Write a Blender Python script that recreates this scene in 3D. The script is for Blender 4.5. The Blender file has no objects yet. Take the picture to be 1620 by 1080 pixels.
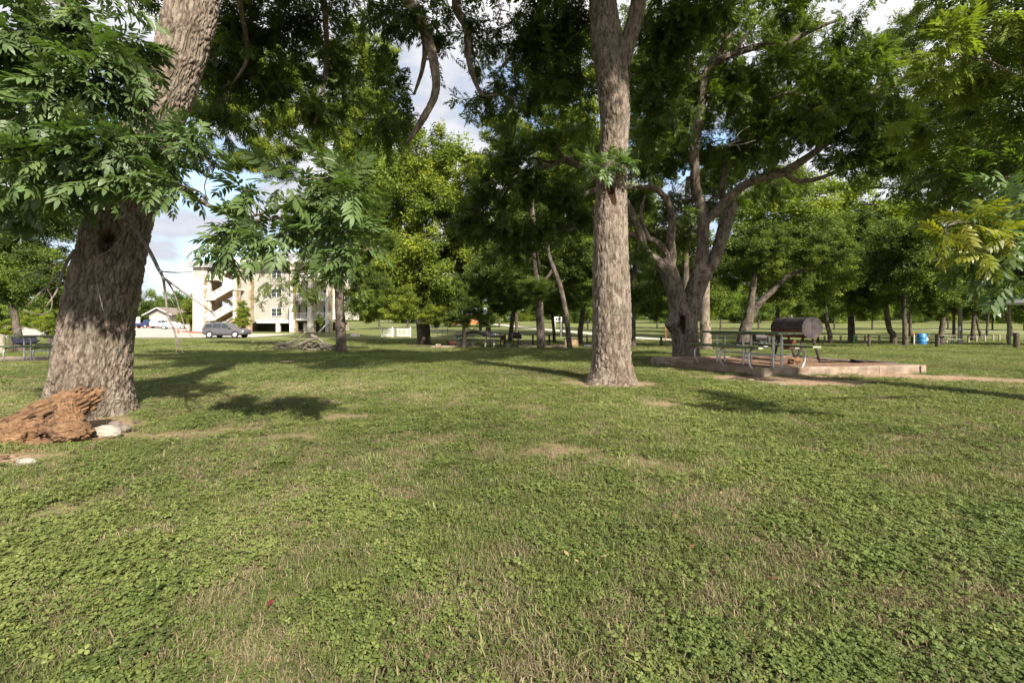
import bpy, bmesh, math, random
import numpy as np
from mathutils import Vector, Matrix, Euler

rng = np.random.default_rng(7)
random.seed(7)
SC = bpy.context.scene
COL = SC.collection
R = math.radians

# ------------------------------------------------------------------ camera, sky, sun, exposure
CAM_H = 1.1
cam_d = bpy.data.cameras.new("camera"); cam = bpy.data.objects.new("camera", cam_d); COL.objects.link(cam)
cam.location = (0, 0, CAM_H); cam.rotation_euler = (R(90), 0, 0)
cam_d.sensor_width = 36; cam_d.lens = 16.0; cam_d.shift_y = -28 / 1620
cam_d.clip_start = 0.05; cam_d.clip_end = 6000
SC.camera = cam

SUN_EL, SUN_AZ = 37.0, 30.0          # azimuth: degrees to the right of straight behind the camera
to_sun = Vector((math.sin(R(SUN_AZ)) * math.cos(R(SUN_EL)), -math.cos(R(SUN_AZ)) * math.cos(R(SUN_EL)), math.sin(R(SUN_EL))))
sd = bpy.data.lights.new("sun", 'SUN'); so = bpy.data.objects.new("sun", sd); COL.objects.link(so)
sd.energy = 4.5; sd.angle = R(1.0); sd.color = (1.0, 0.93, 0.82)
so.rotation_euler = to_sun.to_track_quat('Z', 'Y').to_euler()

W = bpy.data.worlds.new("World"); SC.world = W; W.use_nodes = True
wn = W.node_tree; wn.nodes.clear()
def wnode(t, **k):
    n = wn.nodes.new(t)
    for a, b in k.items(): setattr(n, a, b)
    return n
w_out = wnode('ShaderNodeOutputWorld'); w_bg = wnode('ShaderNodeBackground'); w_bg.inputs['Strength'].default_value = 0.15
w_sky = wnode('ShaderNodeTexSky', sky_type='NISHITA', sun_disc=False)
w_sky.sun_elevation = R(SUN_EL); w_sky.sun_rotation = math.atan2(to_sun.x, to_sun.y)
w_tc = wnode('ShaderNodeTexCoord'); w_map = wnode('ShaderNodeMapping'); w_map.inputs['Scale'].default_value = (1.0, 1.0, 2.2)
w_map.inputs['Location'].default_value = (0.9, 0.55, 0.3)
w_ns = wnode('ShaderNodeTexNoise'); w_ns.inputs['Scale'].default_value = 2.1; w_ns.inputs['Detail'].default_value = 9; w_ns.inputs['Roughness'].default_value = 0.55
w_cr = wnode('ShaderNodeValToRGB'); w_cr.color_ramp.elements[0].position = 0.33; w_cr.color_ramp.elements[1].position = 0.46
w_cc = wnode('ShaderNodeValToRGB'); w_cc.color_ramp.elements[0].position = 0.42; w_cc.color_ramp.elements[1].position = 0.66
w_cc.color_ramp.elements[0].color = (1.5, 1.66, 1.95, 1); w_cc.color_ramp.elements[1].color = (4.0, 3.8, 3.8, 1)
w_mx = wnode('ShaderNodeMix', data_type='RGBA')
wn.links.new(w_tc.outputs['Generated'], w_map.inputs['Vector']); wn.links.new(w_map.outputs[0], w_ns.inputs['Vector'])
wn.links.new(w_ns.outputs['Fac'], w_cr.inputs['Fac']); wn.links.new(w_ns.outputs['Fac'], w_cc.inputs['Fac'])
wn.links.new(w_cr.outputs['Color'], w_mx.inputs[0]); wn.links.new(w_sky.outputs[0], w_mx.inputs[6]); wn.links.new(w_cc.outputs['Color'], w_mx.inputs[7])
wn.links.new(w_mx.outputs[2], w_bg.inputs['Color']); wn.links.new(w_bg.outputs[0], w_out.inputs['Surface'])

SC.view_settings.view_transform = 'Standard'; SC.view_settings.look = 'None'
SC.view_settings.exposure = 1.33; SC.view_settings.gamma = 1.0; SC.view_settings.use_curve_mapping = False
SC.cycles.max_bounces = 7; SC.cycles.diffuse_bounces = 4; SC.cycles.transmission_bounces = 4; SC.cycles.glossy_bounces = 2
SC.cycles.transparent_max_bounces = 4
SC.cycles.use_denoising = True

# ------------------------------------------------------------------ coordinates
F = 720.0
def at(px, py, Y): return np.array([(px - 810) / F * Y, Y, CAM_H - (py - 512) / F * Y])
GK = np.array([[-60, 0], [0, 0], [12, 0], [20, -.2], [30, -.44], [45, -.62], [57, -.5], [72, -.22], [95, .1], [140, 1.3], [200, 3.0], [300, 5.0], [600, 7.5], [3000, 9.0]], float)
def g0(y): return np.interp(y, GK[:, 0], GK[:, 1])
def smooth_g(y):
    y = np.asarray(y, float)
    return (g0(y - 3) + g0(y - 1) + g0(y + 1) + g0(y + 3)) / 4 if True else g0(y)

# ------------------------------------------------------------------ noise
def _h(ix, iy, iz, s=0):
    n = (ix.astype(np.int64) * 374761393 + iy.astype(np.int64) * 668265263 + iz.astype(np.int64) * 2147483647 + s * 974634777) & 0xffffffff
    n = ((n ^ (n >> 13)) * 1274126177) & 0xffffffff
    n = ((n ^ (n >> 15)) * 2246822519) & 0xffffffff
    return ((n ^ (n >> 16)) & 0xffffff) / float(0xffffff)
def vnoise(P, s=0):
    P = np.asarray(P, float); I = np.floor(P); f = P - I; f = f * f * (3 - 2 * f)
    x, y, z = I[..., 0], I[..., 1], I[..., 2]; r = 0
    for dx in (0, 1):
        for dy in (0, 1):
            for dz in (0, 1):
                w = (f[..., 0] if dx else 1 - f[..., 0]) * (f[..., 1] if dy else 1 - f[..., 1]) * (f[..., 2] if dz else 1 - f[..., 2])
                r = r + w * _h(x + dx, y + dy, z + dz, s)
    return r
def fbm(P, oct=4, s=0):
    r = 0; a = .5; P = np.asarray(P, float); t = 0
    for i in range(oct):
        r = r + a * vnoise(P * 2 ** i + 17.3 * i, s + i); t += a; a *= .5
    return r / t
def worley(P, s=0):
    P = np.asarray(P, float); I = np.floor(P)
    f1 = np.full(P.shape[0], 9.); f2 = np.full(P.shape[0], 9.)
    for dx in (-1, 0, 1):
        for dy in (-1, 0, 1):
            for dz in (-1, 0, 1):
                c = I + np.array([dx, dy, dz])
                q = np.stack([c[:, 0] + _h(c[:, 0], c[:, 1], c[:, 2], s), c[:, 1] + _h(c[:, 0], c[:, 1], c[:, 2], s + 1), c[:, 2] + _h(c[:, 0], c[:, 1], c[:, 2], s + 2)], 1)
                d = np.sqrt(((P - q) ** 2).sum(1))
                m = d < f1
                f2 = np.where(m, f1, np.minimum(f2, d)); f1 = np.where(m, d, f1)
    return f1, f2
def n2(x, y, sc, s=0, oct=3):
    x = np.asarray(x, float); y = np.asarray(y, float)
    return fbm(np.stack([x * sc, y * sc, np.zeros_like(x) + 3.7], -1), oct, s)
def gz(x, y):
    x = np.asarray(x, float); y = np.asarray(y, float)
    near = np.clip((40 - y) / 30, 0, 1)
    return smooth_g(y) + (n2(x, y, .35, 5, 2) - .5) * .10 * near * np.clip(y / 4, 0, 1)
def ground_at(x, y): return float(gz(np.array([x]), np.array([y]))[0])
def base_at(px, Y):
    x = (px - 810) / F * Y
    return np.array([x, Y, ground_at(x, Y)])

# bare-earth mask shared by the ground and the plants on it
DIRT = [  # x, y, rx, ry, strength, rot
    (-4.1, 4.35, .55, .28, 1.3, 10), (-4.35, 3.65, .75, .18, 1.1, 12), (-3.3, 4.5, .5, .22, .8, 15), (-4.9, 5.0, .9, .5, 1.1, 0), (-2.9, 4.75, .4, .15, .7, 5),
    (4.9, 9.0, 1.0, .6, 2.0, -20), (5.7, 8.5, 1.0, .5, 1.8, -8), (5.2, 8.2, .5, .3, 1.2, 0), (7.6, 9.45, 2.0, .26, 1.6, 6), (8.9, 9.3, 1.3, .55, 2.0, -12), (9.7, 8.8, 1.0, .4, 1.6, -15), (1.86, 8.4, .85, .55, 1.2, 0),
    (2.0, 6.25, .25, .2, .9, 0), (-1.9, 5.4, .4, .2, .55, 0), (-2.2, 4.4, .4, .2, .5, 0), (1.9, 8.4, .75, .5, .9, 0), (0.3, 3.9, .5, .35, .45, 0), (1.2, 3.4, .4, .3, .4, 0), (.95, 3.6, .3, .2, .5, 0),
]
def dirt(x, y):
    x = np.asarray(x, float); y = np.asarray(y, float); m = np.zeros_like(x)
    w = (n2(x, y, 2.2, 21, 3) - .5) * 1.3
    for cx, cy, rx, ry, st, ro in DIRT:
        c, s = math.cos(R(ro)), math.sin(R(ro)); dx = x - cx; dy = y - cy
        d = np.sqrt(((dx * c + dy * s) / rx) ** 2 + ((-dx * s + dy * c) / ry) ** 2) + w
        m = np.maximum(m, st * np.clip(1.35 - d, 0, 1))
    p = n2(x, y, 1.1, 33, 4)
    m = np.maximum(m, np.clip((p - .69) * 6, 0, .8) * np.clip((16 - y) / 6, 0, 1))
    return np.clip(m, 0, 1)

# ------------------------------------------------------------------ objects, parts, tags
ORG = {}
def tagit(o, label=None, cat=None, group=None, kind=None):
    if label: o['label'] = label
    if cat: o['category'] = cat
    if group: o['group'] = group
    if kind: o['kind'] = kind
    return o
def thing(name, label, cat, loc=(0, 0, 0), group=None, rotz=0):
    o = bpy.data.objects.new(name, None); COL.objects.link(o)
    o.empty_display_size = .2
    o.location = tuple(float(v) for v in loc); o.rotation_euler = (0, 0, rotz)
    tagit(o, label, cat, group); ORG[o.name] = np.array(loc, float) if rotz == 0 else np.zeros(3)
    return o
def mesh_np(name, V, tris=None, quads=None, attrs=None, smooth=True, mat=None):
    V = np.asarray(V, np.float32); me = bpy.data.meshes.new(name)
    tris = np.zeros((0, 3), np.int32) if tris is None else np.asarray(tris, np.int32)
    quads = np.zeros((0, 4), np.int32) if quads is None else np.asarray(quads, np.int32)
    nl = tris.size + quads.size
    me.vertices.add(len(V)); me.vertices.foreach_set('co', V.ravel())
    me.loops.add(nl); me.loops.foreach_set('vertex_index', np.concatenate([tris.ravel(), quads.ravel()]))
    me.polygons.add(len(tris) + len(quads))
    ls = np.concatenate([np.arange(len(tris)) * 3, tris.size + np.arange(len(quads)) * 4]).astype(np.int32)
    me.polygons.foreach_set('loop_start', ls)
    me.polygons.foreach_set('use_smooth', np.full(len(ls), smooth))
    me.update(calc_edges=True)
    for k, a in (attrs or {}).items():
        at_ = me.attributes.new(k, 'FLOAT', 'POINT'); at_.data.foreach_set('value', np.asarray(a, np.float32))
    if mat: me.materials.append(mat)
    return me
class G:
    """collects simple solids into one mesh"""
    def __init__(s): s.V = []; s.F = []
    def add(s, V, Fc):
        n = len(s.V); s.V += [tuple(v) for v in V]; s.F += [tuple(i + n for i in f) for f in Fc]; return s
    def box(s, x0, x1, y0, y1, z0, z1, b=0):
        if b:
            b = min(b, abs(x1 - x0) / 3, abs(y1 - y0) / 3, abs(z1 - z0) / 3)
            bm = bmesh.new(); bmesh.ops.create_cube(bm, size=1)
            for v in bm.verts: v.co = ((x0 + x1) / 2 + v.co.x * (x1 - x0), (y0 + y1) / 2 + v.co.y * (y1 - y0), (z0 + z1) / 2 + v.co.z * (z1 - z0))
            bmesh.ops.bevel(bm, geom=bm.edges[:], offset=b, segments=1, affect='EDGES')
            bm.verts.index_update(); s.add([v.co[:] for v in bm.verts], [[v.index for v in f.verts] for f in bm.faces]); bm.free(); return s
        V = [(x, y, z) for x in (x0, x1) for y in (y0, y1) for z in (z0, z1)]
        return s.add(V, [(0, 1, 3, 2), (4, 6, 7, 5), (0, 4, 5, 1), (2, 3, 7, 6), (0, 2, 6, 4), (1, 5, 7, 3)])
    def tube(s, pts, r, n=8, cap=True):
        pts = [Vector(tuple(map(float, p))) for p in pts]; rs = r if hasattr(r, '__len__') else [r] * len(pts)
        up = Vector((0, 0, 1)); V = []; Fc = []; prev = None
        for i, p in enumerate(pts):
            t = ((pts[min(i + 1, len(pts) - 1)] - pts[max(i - 1, 0)])).normalized()
            if prev is None:
                a = t.cross(up if abs(t.z) < .9 else Vector((1, 0, 0))).normalized()
            else:
                a = (prev - t * prev.dot(t)).normalized()
            prev = a; b = t.cross(a)
            for k in range(n):
                th = 2 * math.pi * k / n
                V.append(p + (a * math.cos(th) + b * math.sin(th)) * rs[i])
        for i in range(len(pts) - 1):
            for k in range(n):
                k2 = (k + 1) % n; Fc.append((i * n + k, i * n + k2, (i + 1) * n + k2, (i + 1) * n + k))
        if cap: Fc.append(tuple(range(n))[::-1]); Fc.append(tuple((len(pts) - 1) * n + k for k in range(n)))
        return s.add(V, Fc)
    def lathe(s, prof, c=(0, 0, 0), n=20, axis='z'):
        V = []; Fc = []
        for (r, z) in prof:
            for k in range(n):
                th = 2 * math.pi * k / n; p = (r * math.cos(th), r * math.sin(th), z)
                if axis == 'y': p = (p[0], p[2], p[1])
                if axis == 'x': p = (p[2], p[0], p[1])
                V.append((p[0] + c[0], p[1] + c[1], p[2] + c[2]))
        for i in range(len(prof) - 1):
            for k in range(n):
                k2 = (k + 1) % n; Fc.append((i * n + k, i * n + k2, (i + 1) * n + k2, (i + 1) * n + k))
        if prof[0][0] > 1e-4: Fc.append(tuple(range(n))[::-1])
        if prof[-1][0] > 1e-4: Fc.append(tuple((len(prof) - 1) * n + k for k in range(n)))
        return s.add(V, Fc)
    def prism(s, poly, y0, y1):
        """polygon in x,z extruded in y"""
        n = len(poly); V = [(p[0], y0, p[1]) for p in poly] + [(p[0], y1, p[1]) for p in poly]
        Fc = [tuple(range(n)), tuple(range(n, 2 * n))[::-1]] + [((i + 1) % n, i, n + i, n + (i + 1) % n) for i in range(n)]
        return s.add(V, Fc)
def part(name, geo, mat, parent=None, smooth=False, world=True, label=None):
    if isinstance(geo, G):
        me = bpy.data.meshes.new(name)
        V = geo.V
        if parent is not None and world:
            og = ORG[parent.name]; V = [(v[0] - og[0], v[1] - og[1], v[2] - og[2]) for v in V]
        me.from_pydata(V, [], geo.F); me.update()
        if smooth: me.polygons.foreach_set('use_smooth', [True] * len(me.polygons))
    else:
        me = geo
        if parent is not None and world:
            og = ORG[parent.name]
            if abs(og).sum() > 0: me.transform(Matrix.Translation(tuple(-og)))
    if mat: me.materials.clear(); me.materials.append(mat)
    o = bpy.data.objects.new(name, me); COL.objects.link(o)
    if parent is not None:
        o.parent = parent; ORG[o.name] = ORG[parent.name]
    if label: o['label'] = label
    if smooth and isinstance(geo, G):
        try: me.set_sharp_from_angle(angle=R(40))
        except Exception: pass
    return o
def copy_tree(o, parent=None):
    c = o.copy(); COL.objects.link(c); c.parent = parent
    ORG[c.name] = ORG.get(o.name, np.zeros(3))
    for ch in list(o.children): copy_tree(ch, c)
    return c
def solo(name, geo, mat, label, cat, group=None, kind=None, smooth=False, loc=None):
    """one-mesh thing whose origin sits at loc"""
    o = part(name, geo, mat, None, smooth)
    if loc is not None:
        o.data.transform(Matrix.Translation((-loc[0], -loc[1], -loc[2]))); o.location = tuple(map(float, loc))
    return tagit(o, label, cat, group, kind)

# ------------------------------------------------------------------ materials
def newmat(name):
    m = bpy.data.materials.new(name); m.use_nodes = True; nt = m.node_tree
    return m, nt, nt.nodes['Principled BSDF'], nt.nodes['Material Output']
def nnode(nt, t, **k):
    n = nt.nodes.new(t)
    for a, b in k.items(): setattr(n, a, b)
    return n
def ramp(nt, src, stops):
    r = nnode(nt, 'ShaderNodeValToRGB'); e = r.color_ramp.elements
    e[0].position = stops[0][0]; e[0].color = (*stops[0][1], 1); e[1].position = stops[-1][0]; e[1].color = (*stops[-1][1], 1)
    for p, c in stops[1:-1]:
        x = e.new(p); x.color = (*c, 1)
    nt.links.new(src, r.inputs['Fac']); return r.outputs['Color']
def texnoise(nt, scale, detail=4, rough=.55, stretch=None, coord='Object', dist=0):
    tc = nnode(nt, 'ShaderNodeTexCoord'); mp = nnode(nt, 'ShaderNodeMapping')
    if stretch: mp.inputs['Scale'].default_value = stretch
    n = nnode(nt, 'ShaderNodeTexNoise'); n.inputs['Scale'].default_value = scale; n.inputs['Detail'].default_value = detail
    n.inputs['Roughness'].default_value = rough; n.inputs['Distortion'].default_value = dist
    nt.links.new(tc.outputs[coord], mp.inputs[0]); nt.links.new(mp.outputs[0], n.inputs['Vector']); return n.outputs['Fac']
def mixc(nt, fac, a, b, mode='MIX'):
    m = nnode(nt, 'ShaderNodeMix', data_type='RGBA', blend_type=mode)
    for s, v in ((0, fac), (6, a), (7, b)):
        if isinstance(v, (int, float)): m.inputs[s].default_value = v
        elif isinstance(v, tuple): m.inputs[s].default_value = (*v, 1)
        else: nt.links.new(v, m.inputs[s])
    return m.outputs[2]
def bump(nt, bs, h, strength=.3, dist=.01):
    b = nnode(nt, 'ShaderNodeBump'); b.inputs['Strength'].default_value = strength; b.inputs['Distance'].default_value = dist
    nt.links.new(h, b.inputs['Height']); nt.links.new(b.outputs[0], bs.inputs['Normal'])
def simple(name, c, rough=.7, metal=0, var=.12, scale=6, bmp=.15, dirtc=None, bdist=.01, detail=5):
    m, nt, bs, out = newmat(name)
    n = texnoise(nt, scale, detail)
    d = tuple(x * (1 - var * 2) for x in c); l = tuple(min(1, x * (1 + var)) for x in c)
    col = ramp(nt, n, [(.3, d), (.7, l)])
    if dirtc:
        n2_ = texnoise(nt, scale * .35, 6, .65)
        r = nnode(nt, 'ShaderNodeMapRange'); r.inputs[1].default_value = .5; r.inputs[2].default_value = .68; nt.links.new(n2_, r.inputs[0])
        col = mixc(nt, r.outputs[0], col, dirtc)
    nt.links.new(col, bs.inputs['Base Color']); bs.inputs['Roughness'].default_value = rough; bs.inputs['Metallic'].default_value = metal
    if bmp: bump(nt, bs, texnoise(nt, scale * 4, 4), bmp, bdist)
    return m
def leafmat(name, c0, c1, c2, trans=.3, rough=.42, inst=False, spec=.4, objvar=.25):
    m, nt, bs, out = newmat(name)
    a = nnode(nt, 'ShaderNodeAttribute'); a.attribute_name = 'tone'
    if inst: a.attribute_type = 'INSTANCER'
    oi = nnode(nt, 'ShaderNodeObjectInfo')
    ad = nnode(nt, 'ShaderNodeMath', operation='MULTIPLY_ADD'); ad.inputs[1].default_value = objvar; 
    nt.links.new(oi.outputs['Random'], ad.inputs[0]); nt.links.new(a.outputs['Fac'], ad.inputs[2])
    sb = nnode(nt, 'ShaderNodeMath', operation='SUBTRACT'); sb.inputs[1].default_value = objvar / 2; nt.links.new(ad.outputs[0], sb.inputs[0])
    col = ramp(nt, sb.outputs[0], [(0, c0), (.5, c1), (1, c2)])
    if not inst: col = mixc(nt, 1.0, col, oi.outputs['Color'], 'MULTIPLY')
    nt.links.new(col, bs.inputs['Base Color']); bs.inputs['Roughness'].default_value = rough
    bs.inputs['Specular IOR Level'].default_value = spec
    tr = nnode(nt, 'ShaderNodeBsdfTranslucent'); tcol = mixc(nt, 1.0, col, (1.35, 1.55, .55), 'MULTIPLY'); nt.links.new(tcol, tr.inputs['Color'])
    mx = nnode(nt, 'ShaderNodeMixShader'); mx.inputs[0].default_value = trans
    nt.links.new(bs.outputs[0], mx.inputs[1]); nt.links.new(tr.outputs[0], mx.inputs[2]); nt.links.new(mx.outputs[0], out.inputs['Surface'])
    return m
def barkmat(name, c0, c1, c2, scale=9, bd=.02):
    m, nt, bs, out = newmat(name)
    n = texnoise(nt, scale, 8, .62, (1, 1, .28), dist=.6)
    n_b = texnoise(nt, scale * .16, 4, .6)
    a = nnode(nt, 'ShaderNodeAttribute'); a.attribute_name = 'ridge'
    ad = nnode(nt, 'ShaderNodeMath', operation='MULTIPLY_ADD'); ad.inputs[1].default_value = .55; nt.links.new(a.outputs['Fac'], ad.inputs[0]); nt.links.new(n, ad.inputs[2])
    col = ramp(nt, ad.outputs[0], [(.46, c0), (.74, c1), (1.0, c2)])  # furrows get the dark stop: crevice shade put into the bark colour
    r2 = nnode(nt, 'ShaderNodeMapRange'); r2.inputs[1].default_value = .42; r2.inputs[2].default_value = .66; nt.links.new(n_b, r2.inputs[0])
    col = mixc(nt, r2.outputs[0], col, mixc(nt, 1.0, col, (.72, .74, .68), 'MULTIPLY'))
    r4 = nnode(nt, 'ShaderNodeMapRange'); r4.inputs[1].default_value = .54; r4.inputs[2].default_value = .70; nt.links.new(texnoise(nt, 2.6, 7, .7), r4.inputs[0])
    lf_ = nnode(nt, 'ShaderNodeMath', operation='MULTIPLY'); lf_.inputs[1].default_value = .55; nt.links.new(r4.outputs[0], lf_.inputs[0])
    col = mixc(nt, lf_.outputs[0], col, mixc(nt, n, tuple(x * .8 for x in c1), (.33, .32, .27)))
    r5 = nnode(nt, 'ShaderNodeMapRange'); r5.inputs[1].default_value = .52; r5.inputs[2].default_value = .72; nt.links.new(texnoise(nt, 1.1, 6, .7, (1, 1, .4)), r5.inputs[0])
    col = mixc(nt, r5.outputs[0], col, mixc(nt, 1.0, col, (.62, .56, .50), 'MULTIPLY'))
    w = nnode(nt, 'ShaderNodeAttribute'); w.attribute_name = 'wound'
    wc = ramp(nt, texnoise(nt, 22, 5, .7, (1, 1, .4)), [(.35, (.014, .009, .007)), (.65, (.075, .036, .018))])
    col = mixc(nt, w.outputs['Fac'], col, wc)
    nt.links.new(col, bs.inputs['Base Color']); bs.inputs['Roughness'].default_value = .93; bs.inputs['Specular IOR Level'].default_value = .15
    bump(nt, bs, texnoise(nt, scale * 2.6, 10, .72, (1, 1, .24), dist=.6), 1.0, bd * 1.6)
    return m

M = {}
M['bark'] = barkmat('pecan_bark', (.034, .025, .019), (.150, .112, .086), (.32, .262, .212), 16, .02)
M['bark_mid'] = barkmat('forked_pecan_bark', (.032, .024, .018), (.115, .088, .068), (.25, .205, .165), 10, .02)
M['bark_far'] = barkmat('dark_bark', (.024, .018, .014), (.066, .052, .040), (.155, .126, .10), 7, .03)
M['twig'] = simple('twig_bark', (.09, .07, .055), .9, 0, .25, 20, 0)
M['dead'] = simple('dead_wood', (.19, .155, .13), .9, 0, .3, 25, .3)
M['leaf_near'] = leafmat('pecan_leaf', (.040, .066, .022), (.084, .132, .040), (.150, .205, .062), .30, .48, spec=.5)
M['leaf'] = leafmat('canopy_leaf', (.046, .070, .015), (.096, .138, .026), (.190, .225, .038), .42, .5, spec=.3)
M['leaf_far'] = leafmat('far_leaf', (.040, .062, .014), (.094, .134, .027), (.190, .225, .044), .30, .6, spec=.25, objvar=.12)
M['leaf_yellow'] = leafmat('yellowing_leaf', (.09, .13, .02), (.16, .18, .022), (.27, .22, .025), .35, .45)
M['clover'] = leafmat('clover_leaf', (.072, .098, .025), (.142, .176, .045), (.225, .245, .075), .25, .55, inst=True, spec=.25, objvar=.5)
M['blade'] = leafmat('grass_blade', (.085, .105, .032), (.155, .180, .055), (.235, .245, .095), .25, .6, inst=True, spec=.2, objvar=.5)
M['straw'] = leafmat('dry_blade', (.15, .125, .070), (.26, .215, .125), (.37, .31, .20), .2, .8, inst=True, spec=.1, objvar=.6)

def lawn_material():
    m, nt, bs, out = newmat('lawn')
    big = texnoise(nt, .16, 5, .6); mid = texnoise(nt, 1.3, 6, .65); fine = texnoise(nt, 26, 5, .7)
    g = ramp(nt, fine, [(.28, (.045, .060, .020)), (.52, (.095, .120, .036)), (.78, (.165, .190, .065))])
    g2 = ramp(nt, fine, [(.3, (.095, .110, .030)), (.7, (.240, .250, .085))])
    r = nnode(nt, 'ShaderNodeMapRange'); r.inputs[1].default_value = .42; r.inputs[2].default_value = .62; nt.links.new(big, r.inputs[0])
    col = mixc(nt, r.outputs[0], g, g2)
    th = ramp(nt, fine, [(.3, (.060, .045, .028)), (.7, (.185, .140, .085))])
    r3 = nnode(nt, 'ShaderNodeMapRange'); r3.inputs[1].default_value = .50; r3.inputs[2].default_value = .72; nt.links.new(mid, r3.inputs[0])
    col = mixc(nt, r3.outputs[0], col, th)
    nr = nnode(nt, 'ShaderNodeAttribute'); nr.attribute_name = 'near'   # thatch shows between the near plants
    col = mixc(nt, nr.outputs['Fac'], col, mixc(nt, .55, col, th))
    d = nnode(nt, 'ShaderNodeAttribute'); d.attribute_name = 'dirt'
    dc = ramp(nt, texnoise(nt, 14, 8, .7), [(.3, (.16, .105, .065)), (.5, (.30, .205, .135)), (.72, (.44, .325, .225))])
    col = mixc(nt, d.outputs['Fac'], col, dc)
    nt.links.new(col, bs.inputs['Base Color']); bs.inputs['Roughness'].default_value = .95; bs.inputs['Specular IOR Level'].default_value = .1
    bump(nt, bs, texnoise(nt, 40, 6, .7), .8, .02)
    return m
M['lawn'] = lawn_material()
M['gravel'] = simple('pale_gravel', (.46, .43, .37), .95, 0, .15, 3, .3)
M['asphalt'] = simple('sunbleached_concrete_lot', (.38, .335, .28), .9, 0, .1, .4, .2)
M['conc'] = simple('stained_concrete', (.27, .205, .15), .92, 0, .22, 5, .5, dirtc=(.16, .10, .06), bdist=.02)
M['reddirt'] = simple('red_gravel_fill', (.22, .125, .07), .95, 0, .35, 22, .8, bdist=.02)
M['galv'] = simple('galvanised_steel', (.55, .54, .53), .38, .75, .1, 10, .05)
M['rust'] = simple('rusty_steel', (.115, .045, .02), .85, .2, .35, 12, .3, dirtc=(.06, .03, .02))
M['blacksteel'] = simple('sooty_black_steel', (.045, .035, .036), .62, .3, .35, 7, .2, dirtc=(.085, .062, .055))
M['black'] = simple('black_paint', (.018, .018, .019), .6, 0, .2, 9, .1)
M['greenplank'] = simple('green_recycled_plank', (.085, .115, .050), .7, 0, .25, 9, .3)
M['greenend'] = simple('sunlit_plank_end', (.30, .34, .20), .8, 0, .2, 14, .3)  # plank green made paler: sunlight on the end faces put into the colour
M['postwood'] = simple('weathered_post_wood', (.30, .26, .20), .92, 0, .28, 14, .4)
M['darkwood'] = simple('dark_and_shaded_wood', (.075, .055, .036), .92, 0, .35, 12, .4)  # dark brown wood; on the bollards the darkness is shade put into the colour
M['tanwood'] = simple('tan_wood', (.33, .22, .12), .85, 0, .25, 10, .3)
M['blue'] = simple('blue_plastic', (.03, .19, .48), .45, 0, .08, 4, .05)
M['white'] = simple('white_paint', (.64, .62, .59), .6, 0, .04, 3, .05)
M['cream'] = simple('cream_stucco', (.56, .52, .45), .85, 0, .05, 2, .1)
M['siding'] = simple('taupe_siding', (.33, .31, .265), .8, 0, .05, 2, .05)
M['stone'] = simple('limestone_blocks', (.34, .26, .16), .9, 0, .25, 2.2, .3, dirtc=(.50, .44, .34))
M['brick'] = simple('pinkish_brick', (.46, .30, .20), .9, 0, .12, 4, .2)
M['roofmetal'] = simple('grey_standing_seam', (.36, .36, .37), .5, .3, .06, 2, .05)
M['shingle'] = simple('brown_shingle', (.19, .155, .13), .95, 0, .2, 6, .3)
M['glass'] = simple('dark_window_glass', (.03, .04, .045), .35, 0, .1, 2, 0)
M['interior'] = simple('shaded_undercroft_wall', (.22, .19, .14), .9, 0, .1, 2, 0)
M['carpaint'] = simple('metallic_grey_paint', (.165, .155, .16), .3, .55, .03, 3, 0)
M['carblue'] = simple('dark_blue_paint', (.03, .045, .11), .3, .2, .03, 3, 0)
M['carwhite'] = simple('white_car_paint', (.75, .75, .74), .3, 0, .03, 3, 0)
M['tyre'] = simple('tyre_rubber', (.025, .025, .026), .85, 0, .1, 9, .1)
M['rim'] = simple('alloy_rim', (.62, .62, .63), .35, .5, .05, 5, 0)
M['redlens'] = simple('red_lens', (.55, .02, .015), .3, 0, .05, 5, 0)
M['orangeL'] = simple('orange_paint', (.60, .16, .04), .6, 0, .1, 5, 0)
M['redcurb'] = simple('red_curb_paint', (.50, .09, .06), .8, 0, .1, 5, .1)
M['lime'] = simple('lime_marker', (.10, .72, .04), .5, 0, .05, 5, 0)
M['houseorange'] = simple('cedar_boards', (.48, .17, .05), .8, 0, .2, 5, .2)
M['bag'] = simple('navy_fabric', (.02, .02, .045), .9, 0, .25, 7, .4, bdist=.03)
M['rock_w'] = simple('white_limestone', (.31, .285, .235), .9, 0, .15, 7, .6, dirtc=(.20, .16, .115), bdist=.03)
M['rock_g'] = simple('grey_brown_rock', (.17, .135, .115), .9, 0, .15, 9, .5, bdist=.03)

def rotwood():
    m, nt, bs, out = newmat('rotten_wood')
    n = texnoise(nt, 7, 8, .65, (1, 1, 2.4), dist=1.2); f = texnoise(nt, 34, 8, .7, (.5, 1, 1), dist=1)
    col = ramp(nt, n, [(.36, (.030, .016, .010)), (.47, (.17, .078, .032)), (.58, (.30, .160, .072)), (.74, (.40, .27, .155))])
    col = mixc(nt, .45, col, ramp(nt, f, [(.38, (.05, .025, .014)), (.66, (.36, .225, .12))]))
    nt.links.new(col, bs.inputs['Base Color']); bs.inputs['Roughness'].default_value = .95
    bump(nt, bs, f, 1.0, .03); return m
M['rot'] = rotwood()

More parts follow.
